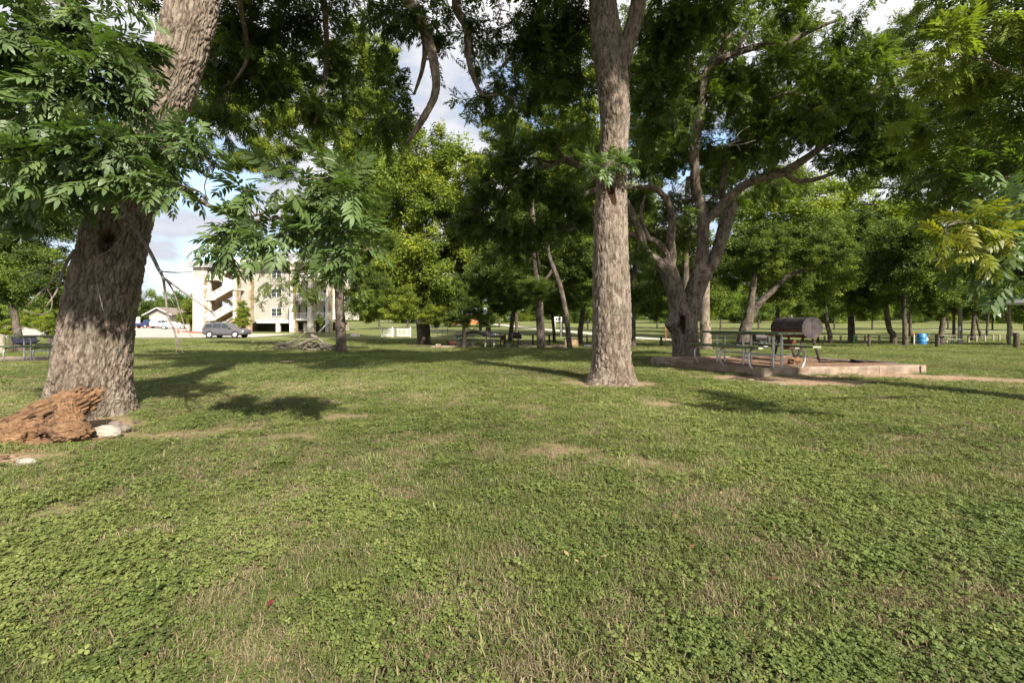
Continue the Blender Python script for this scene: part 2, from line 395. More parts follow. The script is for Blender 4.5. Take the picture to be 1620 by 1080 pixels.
# ------------------------------------------------------------------ ground
def spaced(a, b, lo, hi, fine, grow=1.12, maxd=220):
    mid = list(np.arange(lo, hi + 1e-6, fine)); L = []; d = fine; x = lo
    while x > a: d = min(d * grow, maxd); x -= d; L.append(max(x, a))
    U = []; d = fine; x = hi
    while x < b: d = min(d * grow, maxd); x += d; U.append(min(x, b))
    return np.array(L[::-1] + mid + U)
xs = spaced(-2600, 2600, -8, 11.5, .11); ys = spaced(-80, 3000, .6, 12.5, .10)
XX, YY = np.meshgrid(xs, ys); gx, gy = XX.ravel(), YY.ravel()
D = dirt(gx, gy); Z = gz(gx, gy) + (n2(gx, gy, 3.1, 9, 3) - .5) * .035 * np.clip((14 - gy) / 4, 0, 1) - .02 * D * np.clip((14 - gy) / 4, 0, 1)
ii = np.arange(len(ys) - 1)[:, None] * len(xs) + np.arange(len(xs) - 1)[None, :]; ii = ii.ravel()
gm = mesh_np('ground', np.stack([gx, gy, Z], 1), quads=np.stack([ii, ii + 1, ii + 1 + len(xs), ii + len(xs)], 1),
             attrs={'dirt': D, 'near': np.clip((9 - gy) / 6, 0, 1)}, mat=M['lawn'])
tagit(part('ground', gm, M['lawn']), kind='structure')
def ground_z(x, y): return gz(x, y)

def ribbon(name, mat, rows, lift=.03, n=40):
    """rows: (xl, xr, y) edges swept over the terrain"""
    V = []; Q = []
    m = 24
    for (xl, xr, y) in rows:
        for k in range(m + 1):
            x = xl + (xr - xl) * k / m; V.append((x, y, ground_at(x, y) + lift))
    for i in range(len(rows) - 1):
        for k in range(m):
            a = i * (m + 1) + k; Q.append((a, a + 1, a + m + 2, a + m + 1))
    o = part(name, mesh_np(name, V, quads=Q), mat); tagit(o, kind='structure'); return o
X_ = lambda px, Y: (px - 810) / F * Y
lot = []
for Y in np.arange(53, 113, 2.0):
    lot.append((X_(60, Y) - 8, X_(392, 53) + (Y - 53) * .02 if Y < 66 else X_(300, Y), Y))
ribbon('parking_lot', M['asphalt'], lot, .03)
def path_strip(name, mat, pts, w, lift=.03):
    P = [Vector((p[0], p[1], 0)) for p in pts]; dense = []
    for a, b in zip(P[:-1], P[1:]):
        for k in range(12): dense.append(a.lerp(b, k / 12))
    dense.append(P[-1]); V = []; Q = []
    for i, p in enumerate(dense):
        t = (dense[min(i + 1, len(dense) - 1)] - dense[max(i - 1, 0)]).normalized(); s = Vector((-t.y, t.x, 0))
        for k in range(-2, 3):
            q = p + s * w * k / 4; V.append((q.x, q.y, ground_at(q.x, q.y) + lift))
    for i in range(len(dense) - 1):
        for k in range(4): a = i * 5 + k; Q.append((a, a + 1, a + 6, a + 5))
    return tagit(part(name, mesh_np(name, V, quads=Q), mat), kind='structure')
path_strip('gravel_road', M['gravel'], [(X_(1130, 44), 44), (X_(1066, 47), 47), (X_(1003, 53), 53), (X_(935, 66), 66), (X_(860, 88), 88), (X_(790, 122), 122), (X_(740, 150), 150), (X_(600, 170), 170)], 3.2)
path_strip('far_path', M['gravel'], [(X_(1430, 92), 92), (X_(1500, 80), 80), (X_(1580, 72), 72), (X_(1700, 66), 66)], 2.0)

# ------------------------------------------------------------------ leaves
def nrm(v): return v / np.maximum(np.linalg.norm(v, axis=-1, keepdims=True), 1e-9)
def compound(pairs=6, hi=True, width=.115, ll=.40, curl=.12, seed=0, stem=True):
    r = np.random.default_rng(seed); V = []; T = []
    def leaflet(o, d, L, w, side):
        o = np.array(o, float); d = np.array(d, float); d /= np.linalg.norm(d); s = np.cross([0, 0, 1], d); s /= np.linalg.norm(s)
        up = np.cross(d, s); b = len(V); bend = side * .10 * L
        if hi:
            V.append(o)
            for t, ww in ((.28, .5), (.66, .42)):
                c = o + d * L * t - up * curl * L * t * t + s * bend * t * t
                V.append(c + s * w * ww + up * w * .16); V.append(c - s * w * ww + up * w * .16)
            V.append(o + d * L - up * curl * L + s * bend)
            T.extend([(b, b + 2, b + 1), (b + 1, b + 2, b + 4), (b + 1, b + 4, b + 3), (b + 3, b + 4, b + 5)])
        else:
            V.append(o); c = o + d * L * .45 - up * curl * L * .2
            V.append(c + s * w * .55); V.append(c - s * w * .55); V.append(o + d * L - up * curl * L + s * bend)
            T.extend([(b, b + 2, b + 1), (b + 1, b + 2, b + 3)])
    rz = lambda x: -.22 * x * x
    for i in range(pairs):
        x = .18 + .72 * i / max(pairs - 1, 1); sz = ll * (0.78 + .35 * math.sin(math.pi * (i + .8) / (pairs + .6)))
        for sd_ in (-1, 1):
            a = R(58 + r.uniform(-10, 10) - 14 * i / pairs); dz = -.28 + r.uniform(-.28, .2)
            leaflet((x + r.uniform(-.015, .015), 0, rz(x)), (math.cos(a), sd_ * math.sin(a), dz), sz * r.uniform(.85, 1.1), width * r.uniform(.85, 1.15), -sd_)
    leaflet((.93, 0, rz(.93)), (1, r.uniform(-.2, .2), -.45), ll, width, 0)
    if stem:
        b = len(V)
        for x in (0, .5, .95):
            V.append((x, -.006, rz(x))); V.append((x, .006, rz(x)))
        T.extend([(b, b + 1, b + 3), (b, b + 3, b + 2), (b + 2, b + 3, b + 5), (b + 2, b + 5, b + 4)])
    V = np.array(V, float); return V, np.array(T, int)
HI = [compound(6, True, seed=i) for i in range(4)]
LO = [compound(5, False, .13, .42, seed=10 + i, stem=False) for i in range(4)]
def cluster(seed, n=6, w=.24):
    r = np.random.default_rng(seed); V = []; T = []
    for k in range(n):
        d = nrm(r.normal(size=3) * [1, 1, .5] + [.6, 0, -.1]); o = r.normal(size=3) * .28; s = nrm(np.cross(d, r.normal(size=3)))
        L = r.uniform(.45, .8); b = len(V)
        V.extend([o, o + d * L * .5 + s * L * w, o + d * L * .5 - s * L * w, o + d * L]); T.extend([(b, b + 1, b + 2), (b + 1, b + 3, b + 2)])
    return np.array(V), np.array(T, int)
FAR = [cluster(20 + i) for i in range(4)]
def frames(Xd, up):
    Xd = nrm(Xd); Yd = nrm(np.cross(up, Xd)); Zd = np.cross(Xd, Yd); return Xd, Yd, Zd
def place(tmpl, P, Xd, up, S):
    """bake many leaves into arrays"""
    Xd, Yd, Zd = frames(Xd, up); n = len(P); k = rng.integers(0, len(tmpl), n); VV = []; TT = []; ids = []; off = 0
    for j, (tv, tt) in enumerate(tmpl):
        m = np.where(k == j)[0]
        if not len(m): continue
        w = P[m, None, :] + S[m, None, None] * (tv[None, :, 0:1] * Xd[m, None, :] + tv[None, :, 1:2] * Yd[m, None, :] + tv[None, :, 2:3] * Zd[m, None, :])
        VV.append(w.reshape(-1, 3)); TT.append((tt[None] + (np.arange(len(m)) * len(tv))[:, None, None]).reshape(-1, 3) + off)
        ids.append(np.repeat(m, len(tv))); off += len(m) * len(tv)
    return np.concatenate(VV), np.concatenate(TT), np.concatenate(ids)
def sticks(A, B, ra, rb):
    """three-sided tapered twigs"""
    A = np.asarray(A, float); B = np.asarray(B, float); n = len(A); t = nrm(B - A); h = np.where(np.abs(t[:, 2:3]) > .9, [[1., 0, 0]], [[0, 0, 1.]])
    a = nrm(np.cross(t, h)); b = np.cross(t, a); V = np.zeros((n, 6, 3))
    for k in range(3):
        th = 2 * math.pi * k / 3; o = a * math.cos(th) + b * math.sin(th)
        V[:, k] = A + o * np.reshape(ra, (-1, 1)); V[:, 3 + k] = B + o * np.reshape(rb, (-1, 1))
    q = np.array([(0, 1, 4, 3), (1, 2, 5, 4), (2, 0, 3, 5)]); Q = (q[None] + (np.arange(n) * 6)[:, None, None]).reshape(-1, 4)
    return V.reshape(-1, 3), Q
LEAF_A = {'hi': .30, 'lo': .30, 'far': .55}
def grow(blobs, skel, L=.36, cover=2.0, lod='lo', per=13, branch_r=.03):
    """blobs: (centre, radii, tone, cover factor). Returns leaf placement and twig sticks."""
    P = []; Xd = []; U = []; S = []; T = []; A = []; B = []; RA = []; RB = []
    skel = np.asarray(skel, float)
    for (c, r, tone, cf) in blobs:
        c = np.asarray(c, float); r = np.asarray(r, float)
        N = max(10, int(cover * cf * math.pi * r[0] * r[2] / (.5 * LEAF_A[lod] * L * L))); ns = max(3, N // per)
        src = skel[np.argmin(((skel - c) ** 2).sum(1) + rng.uniform(0, .5, len(skel)))]
        # main bough to the clump
        k = 5; ts = np.linspace(0, 1, k + 1)[:, None]; d = c - src; sag = np.array([0, 0, .12]) * np.linalg.norm(d)
        bo = src + d * ts + sag * (4 * ts * (1 - ts)) + rng.normal(size=(k + 1, 3)) * .05 * np.linalg.norm(d) * (ts * (1 - ts) * 4)
        bl = np.linalg.norm(d); rr = branch_r * np.clip(bl / 3, .5, 2) * np.linspace(1, .4, k + 1)
        A.append(bo[:-1]); B.append(bo[1:]); RA.append(rr[:-1]); RB.append(rr[1:])
        u = nrm(rng.normal(size=(ns, 3))) * np.minimum(np.abs(rng.normal(.72, .33, (ns, 1))), 1.6); e = c + u * r
        st = bo[rng.integers(k // 2, k + 1, ns)]
        mid = (st + e) / 2 + rng.normal(size=(ns, 3)) * .12 * np.linalg.norm(e - st, axis=1, keepdims=True)
        A.append(st); B.append(mid); RA.append(np.full(ns, branch_r * .34)); RB.append(np.full(ns, branch_r * .22))
        A.append(mid); B.append(e); RA.append(np.full(ns, branch_r * .22)); RB.append(np.full(ns, branch_r * .08))
        td = nrm(e - mid); tl = np.minimum(np.linalg.norm(e - mid, axis=1, keepdims=True) * .9 + L * .3, L * 2.2)
        f = rng.uniform(0, 1, (ns, per, 1)); p = e[:, None] - td[:, None] * tl[:, None] * f
        pd = rng.normal(size=(ns, per, 3)); xd = nrm(td[:, None] * .55 + nrm(pd) * .85 + np.array([0, 0, -.12]))
        if lod == 'far': p = p + rng.normal(size=p.shape) * L * .45
        P.append(p.reshape(-1, 3)); Xd.append(xd.reshape(-1, 3))
        U.append((np.array([0, 0, 1.0]) + rng.normal(size=(ns * per, 3)) * .38)); S.append(L * rng.uniform(.65, 1.2, ns * per))
        T.append(np.repeat(np.clip(tone + rng.normal(size=ns) * .13, 0, 1), per) + rng.normal(size=ns * per) * .09)
    return [np.concatenate(z) for z in (P, Xd, U, S, T)], [np.concatenate(z) for z in (A, B, RA, RB)]
def crown_mesh(name, lf, lod, mat):
    P, Xd, U, S, T = lf; V, Tr, ids = place({'hi': HI, 'lo': LO, 'far': FAR}[lod], P, Xd, U, S)
    return mesh_np(name, V, tris=Tr, attrs={'tone': np.clip(T[ids], 0, 1)}, smooth=False, mat=mat)
def twig_mesh(name, st, mat):
    V, Q = sticks(*st); return mesh_np(name, V, quads=Q, mat=mat)

# ------------------------------------------------------------------ trunks
def catmull(P, n):
    P = np.asarray(P, float); m = len(P); Pp = np.vstack([2 * P[0] - P[1], P, 2 * P[-1] - P[-2]])
    t = np.linspace(0, m - 1 - 1e-6, n); i = np.floor(t).astype(int); f = (t - i)[:, None]
    p0, p1, p2, p3 = Pp[i], Pp[i + 1], Pp[i + 2], Pp[i + 3]
    return .5 * ((2 * p1) + (-p0 + p2) * f + (2 * p0 - 5 * p1 + 4 * p2 - p3) * f ** 2 + (-p0 + 3 * p1 - 3 * p2 + p3) * f ** 3)
def trunk_mesh(name, pts, rad, sides=24, step=.1, amp=0, cell=(.05, .16), flare=0, flare_h=.3, lobes=5, seed=0, wounds=(), burls=(), knobble=.03, mat=None, cap=True):
    pts = np.asarray(pts, float); PR = np.hstack([pts, np.asarray(rad, float)[:, None]])
    ln = np.linalg.norm(np.diff(pts, axis=0), axis=1).sum(); n = max(6, int(ln / step)); C = catmull(PR, n); p = C[:, :3]; r = np.maximum(C[:, 3], .002)
    t = nrm(np.gradient(p, axis=0)); a = np.zeros_like(p); a0 = np.cross(t[0], [0, 1, 0.01]); a0 /= np.linalg.norm(a0)
    for i in range(n):
        a0 = a0 - t[i] * a0.dot(t[i]); a0 /= np.linalg.norm(a0); a[i] = a0
    b = np.cross(t, a); th = np.linspace(0, 2 * math.pi, sides, endpoint=False)
    s = np.concatenate([[0], np.cumsum(np.linalg.norm(np.diff(p, axis=0), axis=1))])
    TH, SS = np.meshgrid(th, s); RR = np.repeat(r[:, None], sides, 1)
    if flare: RR = RR * (1 + flare * np.exp(-SS / flare_h) * (1 + .55 * np.cos(lobes * TH + seed) * .6 + .25 * np.cos((lobes + 2) * TH + 1.3 * seed)))
    dirs = a[:, None] * np.cos(TH)[..., None] + b[:, None] * np.sin(TH)[..., None]
    q = np.stack([np.cos(TH) * RR, np.sin(TH) * RR, SS], -1).reshape(-1, 3)
    RR = RR * (1 + knobble * 6 * (fbm(q * 1.6 / max(r.max(), .1) * .35, 3, seed + 3).reshape(RR.shape) - .5))
    ridge = np.full(RR.size, .5)
    if amp:
        wq = q + (np.stack([vnoise(q * 9, 1), vnoise(q * 9, 2), vnoise(q * 5, 3)], -1) - .5) * [cell[0] * 1.7, cell[0] * 1.7, cell[1] * 1.3]
        f1, f2 = worley(wq / [cell[0], cell[0], cell[1]], seed); e = np.clip((f2 - f1) * 3.0, 0, 1) ** .5
        f1b, f2b = worley(wq / [cell[0] * .45, cell[0] * .45, cell[1] * .4] + 31, seed + 5); e2 = np.clip((f2b - f1b) * 2, 0, 1)
        f1c, f2c = worley(wq / [cell[0] * 2.3, cell[0] * 2.3, cell[1] * 2.6] + 57, seed + 9); e3 = np.clip((f2c - f1c) * 4.5, 0, 1) ** .5; rd = .42 * e + .20 * e2 + .34 * e3 + .35 * (fbm(q * 14, 3, seed) - .5) ; ridge = rd
        RR = RR + (rd.reshape(RR.shape) - .5) * amp
    V = p[:, None] + dirs * RR[..., None]; V = V.reshape(-1, 3); wd = np.zeros(len(V))
    for (wc, wr, depth, axis) in wounds:
        d = V - np.asarray(wc); ax = nrm(np.asarray(axis, float)); al = d @ ax; pe = d - al[:, None] * ax
        e = np.sqrt((al / wr[1]) ** 2 + (np.linalg.norm(pe, axis=1) / wr[0]) ** 2) + (fbm(V * 11, 3, 8) - .5) * .5
        k = np.clip((1.1 - e) * 4, 0, 1); wd = np.maximum(wd, k)
        V = V - dirs.reshape(-1, 3) * (k * depth)[:, None]
    for (bc, br, h) in burls:
        d = np.linalg.norm(V - np.asarray(bc), axis=1) / br; k = np.clip(1 - d, 0, 1); k = k * k * (3 - 2 * k)
        V = V + dirs.reshape(-1, 3) * (k * h)[:, None]
    i, k = np.meshgrid(np.arange(n - 1), np.arange(sides), indexing='ij'); k2 = (k + 1) % sides
    Q = np.stack([i * sides + k, i * sides + k2, (i + 1) * sides + k2, (i + 1) * sides + k], -1).reshape(-1, 4)
    T = None
    if cap:
        c = len(V); V = np.vstack([V, p[-1] + t[-1] * r[-1] * .2]); e = (n - 1) * sides
        T = np.array([(e + j, e + (j + 1) % sides, c) for j in range(sides)]); ridge = np.append(ridge, .4); wd = np.append(wd, .6)
    return mesh_np(name, V, tris=T, quads=Q, attrs={'ridge': np.clip(ridge, 0, 1), 'wound': wd}, mat=mat)
def traced(rows):
    """rows (px, py, Y, width_px) -> points and radii in metres"""
    P = np.array([at(a, b, Y) for a, b, Y, w in rows]); r = np.array([w / 2 / F * Y * math.cos(math.atan((min(max(a, -200), 1820) - 810) / F)) for a, b, Y, w in rows]); return P, r
def add_limb(tree, rows, name='limb', sides=12, step=.12, amp=.012, cell=(.03, .1), mat=None, **k):
    P, r = traced(rows); o = part(name, trunk_mesh(name, P, r, sides, step, amp, cell, **k), mat or M['bark'], tree); return P
def dens(P, step=.3):
    P = np.asarray(P); n = max(2, int(np.linalg.norm(np.diff(P, axis=0), axis=1).sum() / step)); return catmull(P, n)
def blob(px, py, Y, rx, ry, rz=None, tone=.45, cf=1.0):
    return (at(px, py, Y), np.array([rx / F * Y, rz if rz else (rx + ry) / 2 / F * Y, ry / F * Y]), tone, cf)
def stub_bough(tree, st):
    part('branches', twig_mesh('branches', st, M['twig']), M['twig'], tree)['kind'] = 'stuff'

# ================================================================== TREE 1: big pecan, left
b1 = np.array([X_(141, 5.5), 5.5, -.02]); t1 = thing('pecan_tree', 'massive rough barked pecan with a leaning trunk standing behind the rotten wood and white rock', 'tree', b1)
P1, r1 = traced([(141, 668, 5.5, 136), (143, 640, 5.5, 132), (146, 600, 5.5, 126), (157, 500, 5.5, 116), (177, 400, 5.5, 106), (203, 300, 5.52, 98), (243, 200, 5.55, 84), (282, 100, 5.6, 76), (305, 0, 5.65, 74), (325, -130, 5.8, 66), ])
r1 = r1 * 1.06
P1b, r1b = traced([(322, -100, 5.75, 66), (328, -160, 5.8, 64), (350, -330, 6.2, 56), (400, -560, 6.8, 40)]); part('limb', trunk_mesh('limb', P1b, r1b, 40, .1, .03, (.06, .17)), M['bark'], t1)
part('trunk', trunk_mesh('trunk', P1, r1, 360, .015, .050, (.034, .14), .34, .24, 5, 3, wounds=[(at(166, 378, 5.1), (.17, .26), .10, (0.2, 0, 1)), (at(185, 335, 5.1), (.14, .2), .06, (0.3, 0, 1))],
     burls=[(at(168, 540, 5.05), .20, .05), (at(150, 395, 5.15), .2, .06), (at(120, 640, 5.0), .3, .05)]), M['bark'], t1)
sk = [dens(P1[5:])]
sk.append(dens(add_limb(t1, [(190, 330, 5.45, 44), (130, 280, 5.2, 30), (60, 240, 4.8, 20), (-40, 180, 4.5, 14), (-160, 120, 4.4, 10)], sides=24, step=.05, amp=.02)))
sk.append(dens(add_limb(t1, [(215, 290, 5.3, 30), (150, 170, 4.6, 20), (90, 60, 4.1, 14), (40, -60, 3.9, 9)], sides=20, step=.05, amp=.015)))
sk.append(dens(add_limb(t1, [(225, 270, 5.4, 16), (280, 296, 4.9, 11), (330, 325, 4.4, 8), (390, 348, 4.05, 6), (450, 344, 3.85, 5), (515, 338, 3.75, 3)], sides=10, step=.05, amp=.004)))
sk.append(dens(add_limb(t1, [(380, 347, 4.05, 5), (440, 330, 3.9, 4), (500, 300, 3.8, 3), (545, 270, 3.75, 2)], name='limb', sides=8, step=.06, amp=0)))
# bough arching over the top of the frame and hanging in the middle
sk.append(dens(add_limb(t1, [(318, -90, 5.75, 40), (430, -170, 6.6, 30), (560, -90, 7.6, 24), (625, -20, 8.0, 20), (655, 15, 8.1, 18), (676, 60, 8.1, 17), (688, 110, 8.0, 14), (688, 150, 7.9, 12), (668, 190, 7.8, 10), (645, 226, 7.7, 5)], sides=18, step=.06, amp=.02, cell=(.04, .1))))
sk.append(dens(add_limb(t1, [(660, 20, 8.1, 10), (672, 70, 8.3, 9), (668, 110, 8.4, 7), (655, 150, 8.5, 4)], sides=8, step=.08, amp=.006)))
sk.append(dens(add_limb(t1, [(330, -130, 5.85, 26), (420, -160, 7.4, 20), (500, -60, 8.9, 14), (514, 20, 9.2, 9), (516, 100, 9.2, 8), (508, 155, 9.1, 6), (498, 196, 9.0, 4)], sides=10, step=.1, amp=.01)))
sk.append(dens(add_limb(t1, [(325, -60, 5.8, 20), (360, -60, 7.0, 14), (386, 40, 8.3, 8), (390, 95, 8.5, 6), (370, 130, 8.5, 3)], sides=8, step=.1, amp=.006)))
def deadlimb(tree, rows_list, label=None):
    g = None
    for k, rows in enumerate(rows_list):
        P, r = traced([(a_, b_, y_, w_ * (.8 if tree is t1 else .6)) for a_, b_, y_, w_ in rows]); me = trunk_mesh('dead_branch', P, r, 8, .03, 0, knobble=.05)
        if g is None: g = part('dead_branch', me, M['dead'], tree, label=label)
        else: part('dead_twig', me, M['dead'], g)
deadlimb(t1, [[(190, 322, 5.0, 8), (212, 358, 4.85, 8), (236, 396, 4.75, 9), (250, 424, 4.7, 8), (258, 440, 4.7, 7), (262, 470, 4.7, 5), (266, 500, 4.65, 4.5), (277, 527, 4.6, 4.5), (279, 560, 4.6, 1.5)],
              [(256, 429, 4.7, 4), (275, 431, 4.7, 3), (304, 430, 4.7, 2)], [(259, 440, 4.7, 6), (285, 458, 4.65, 5), (310, 476, 4.6, 3.5), (330, 490, 4.6, 3), (342, 502, 4.55, 1.5)],
              [(262, 441, 4.7, 4.5), (275, 462, 4.72, 3.5), (284, 490, 4.75, 3), (294, 520, 4.75, 2.5), (306, 535, 4.75, 1)], [(277, 528, 4.6, 3), (283, 545, 4.6, 2), (290, 558, 4.6, 1)], [(278, 532, 4.6, 2), (290, 543, 4.6, 1)], [(265, 468, 4.7, 2), (272, 476, 4.7, 1.2), (276, 484, 4.7, .8)]],
         'bare grey forked branch hanging down beside the trunk')
deadlimb(t1, [[(118, 396, 5.15, 9), (104, 418, 5.0, 7), (97, 436, 4.95, 7), (90, 460, 4.9, 5), (73, 485, 4.85, 3)], [(108, 409, 5.0, 3), (84, 421, 4.95, 3), (56, 432, 4.9, 2.6), (28, 444, 4.85, 1.5)],
              [(95, 428, 4.95, 3), (76, 438, 4.9, 2.4), (58, 438, 4.9, 1.2)], [(94, 433, 4.95, 4), (78, 450, 4.9, 3.6), (58, 468, 4.85, 3), (43, 484, 4.85, 2)], [(75, 452, 4.9, 2.5), (70, 465, 4.9, 2), (65, 472, 4.9, 1.2)],
              [(74, 455, 4.9, 2.2), (82, 472, 4.88, 2), (80, 490, 4.86, 2), (66, 497, 4.85, 2), (48, 494, 4.85, 1.6), (37, 490, 4.85, 3)]],
         'cluster of pale bare twigs curling out low on the trunk')
deadlimb(t1, [[(205, 360, 4.9, 3), (182, 388, 4.85, 3), (170, 398, 4.82, 2.6), (155, 408, 4.82, 2.6), (152, 430, 4.82, 2.4), (156, 460, 4.82, 2), (164, 494, 4.85, 1.2)], [(174, 396, 4.85, 1.8), (180, 410, 4.85, 1.4), (185, 424, 4.85, 1)]])
sk1 = np.vstack(sk)
# near hanging foliage (large readable leaves)
near_blobs = [blob(40, 60, 4.0, 75, 70), blob(120, 40, 4.1, 80, 60), blob(195, 60, 4.3, 55, 55, cf=.8), blob(60, 150, 3.9, 85, 60), blob(160, 140, 4.1, 70, 55), blob(225, 150, 4.5, 45, 45, cf=.7),
              blob(20, 235, 4.0, 60, 55), blob(100, 240, 4.0, 75, 50), blob(180, 235, 4.2, 65, 45), blob(245, 225, 4.4, 55, 35), blob(300, 205, 4.3, 34, 22, cf=.7), blob(60, 300, 4.2, 60, 32, cf=.9), blob(140, 300, 4.3, 60, 26), blob(215, 285, 4.3, 50, 30, cf=.8), blob(15, 330, 4.4, 40, 40),
              blob(285, 292, 4.3, 40, 26, cf=.8), blob(-90, 120, 4.2, 90, 120), blob(-60, 290, 4.3, 70, 70, cf=.8)]
spray_blobs = [blob(515, 290, 3.75, 78, 42, cf=1.1), blob(470, 320, 3.85, 60, 34), blob(560, 310, 3.7, 50, 34), blob(500, 345, 3.75, 60, 30), blob(540, 372, 3.7, 46, 34), blob(560, 412, 3.7, 30, 24, cf=.8), blob(440, 372, 3.85, 52, 30), blob(380, 350, 4.0, 46, 30), blob(405, 392, 3.9, 40, 26), blob(395, 302, 4.0, 42, 24, cf=.8), blob(350, 405, 3.95, 18, 26, cf=.8)]
lf1, st1 = grow(near_blobs, sk1, .27, 2.5, 'hi', 8, .016)
lfb, stb = grow(spray_blobs, sk1, .26, 1.7, 'hi', 7, .012); lf1 = [np.concatenate([a_, b_]) for a_, b_ in zip(lf1, lfb)]; st1 = [np.concatenate([a_, b_]) for a_, b_ in zip(st1, stb)]
# single leaves: the ones that show largest
P, Xd, U, S, T = lf1
px_ = P[:, 0] / P[:, 1] * F + 810; py_ = 512 - (P[:, 2] - CAM_H) / P[:, 1] * F
score = S / P[:, 1]; score = np.where((px_ > 0) & (py_ > 0) & (px_ < 640), score, 0); order = np.argsort(-score); single = np.zeros(len(P), bool); single[order[:290]] = True
rest = [a[~single] for a in lf1]
o = part('crown', crown_mesh('crown', rest, 'hi', M['leaf_near']), M['leaf_near'], t1); o['kind'] = 'stuff'
stub_bough(t1, st1)
leaf_me = []
for j, (tv, tt) in enumerate(HI):
    leaf_me.append(mesh_np('leaf', tv, tris=tt, attrs={'tone': np.full(len(tv), .5)}, smooth=False, mat=M['leaf_near']))
def single_leaves(tree, lf, meshes, tonecol=False):
    Pp, Xx, Uu, Ss, Tt = lf; a, b, c = frames(Xx, Uu); og = ORG[tree.name]
    for i in range(len(Pp)):
        o = bpy.data.objects.new('leaf', meshes[i % len(meshes)]); COL.objects.link(o); o.parent = tree
        m = Matrix(((a[i, 0], b[i, 0], c[i, 0], 0), (a[i, 1], b[i, 1], c[i, 1], 0), (a[i, 2], b[i, 2], c[i, 2], 0), (0, 0, 0, 1))) @ Matrix.Diagonal((Ss[i],) * 3 + (1,))
        m.translation = Vector(tuple(Pp[i] - og)); o.matrix_local = m
        k = .75 + .6 * float(np.clip(Tt[i], 0, 1)); o.color = (k, k, k, 1)
single_leaves(t1, [a[single] for a in lf1], leaf_me)
# high crown of tree 1
hb = [blob(330, 110, 8.6, 40, 40, .9, .4, .9), blob(340, 190, 8.8, 40, 30, .9, .45, .9), blob(350, 40, 8.6, 45, 40, .9, .4, .9), blob(300, 250, 8.8, 30, 22, .7, .45, .7), blob(400, 60, 9.2, 70, 60, 1.2, .35), blob(470, 40, 9.6, 70, 60, 1.2, .35), blob(540, 110, 9.6, 60, 60, 1.1, .3, .8), blob(430, 140, 9.4, 75, 40, 1.1, .35), blob(360, 110, 8.8, 50, 45, 1, .4), blob(500, 180, 9.2, 55, 40, 1, .3), blob(360, 180, 9.2, 45, 30, 1, .4, .7),
      blob(620, 40, 8.2, 50, 50, 1, .25, .7), blob(680, 60, 8.4, 55, 50, 1, .25, .55), blob(615, 130, 8.2, 50, 50, 1, .3, .75), blob(660, 190, 7.9, 40, 30, .7, .3, .35), blob(600, 200, 8.5, 50, 35, .9, .3, .8), blob(560, 30, 10, 35, 30, 1, .5, .4),
      blob(380, -60, 8, 90, 60, 1.5, .35), blob(520, -70, 8.5, 90, 60, 1.5, .35), blob(300, -120, 6.5, 100, 80, 1.2, .35, .7), blob(180, -60, 5.6, 100, 60, .8, .4, .7), blob(650, -60, 8.4, 70, 50, 1.2, .3, .8), blob(0, -80, 5.2, 110, 70, .8, .4, .7)]
lfh, sth = grow(hb, np.vstack(sk[5:] + [dens(P1b)]), .21, 2.2, 'lo', 12, .022)
o = part('crown', crown_mesh('crown', lfh, 'lo', M['leaf']), M['leaf'], t1); o['kind'] = 'stuff'; stub_bough(t1, sth)

ru = np.random.default_rng(6); up1 = [(np.array([ru.uniform(-9, -1.6), ru.uniform(2.8, 9), ru.uniform(8.2, 11.2)]), np.array([1.2, 1.2, .6]), .4, 1.9) for k in range(22)]  # unseen clumps above the frame, added to shade the mid lawn
lfu, stu = grow(up1, dens(P1b), .42, 2.4, 'far', 8, .03); o = part('crown', crown_mesh('crown', lfu, 'far', M['leaf']), M['leaf'], t1); o['kind'] = 'stuff'; stub_bough(t1, stu)
# ================================================================== TREE 2: straight pecan, centre
b2 = np.array([X_(968, 8.5), 8.5, -.02]); t2 = thing('pecan_tree', 'tall straight pecan trunk with a rusty brown wound, alone in the middle of the lawn', 'tree', b2)
P2, r2 = traced([(968, 612, 8.5, 62), (968, 590, 8.5, 62), (967, 560, 8.5, 60), (968, 500, 8.5, 60), (966, 400, 8.5, 55), (967, 300, 8.5, 47), (972, 225, 8.5, 43), (972, 165, 8.5, 48), (966, 100, 8.5, 49), (958, 50, 8.5, 47), (953, 0, 8.5, 42), (947, -70, 8.6, 38)])
P2b, r2b = traced([(950, -40, 8.55, 38), (945, -120, 8.7, 36), (950, -300, 9, 26)]); part('limb', trunk_mesh('limb', P2b, r2b, 30, .1, .02), M['bark'], t2)
fr = lambda px, py, Yt: at(px, py, Yt)
part('trunk', trunk_mesh('trunk', P2, r2, 160, .020, .042, (.036, .14), .62, .17, 4, 11, wounds=[(fr(966, 302, 8.22), (.07, .31), .035, (.30, 0, -1)), (fr(958, 276, 8.22), (.06, .09), .03, (0, 0, 1))],
     burls=[(fr(958, 272, 8.22), .12, .05), (fr(978, 170, 8.22), .3, .05)], knobble=.02), M['bark'], t2)
sk = [dens(P2b)]
ru = np.random.default_rng(5); up2 = [(np.array([ru.uniform(-2.6, 6.4), ru.uniform(2.6, 9.5), ru.uniform(8.4, 11.8)]), np.array([1.2, 1.2, .6]), .4, 1.9) for k in range(26)]  # unseen high clumps, added as occluders for the mid lawn shade
sk.append(dens(add_limb(t2, [(984, 105, 8.5, 22), (996, 60, 8.45, 24), (1008, 15, 8.4, 24), (1018, -60, 8.3, 22), (1050, -180, 8.2, 16)], sides=60, step=.03, amp=.03, cell=(.035, .13))))
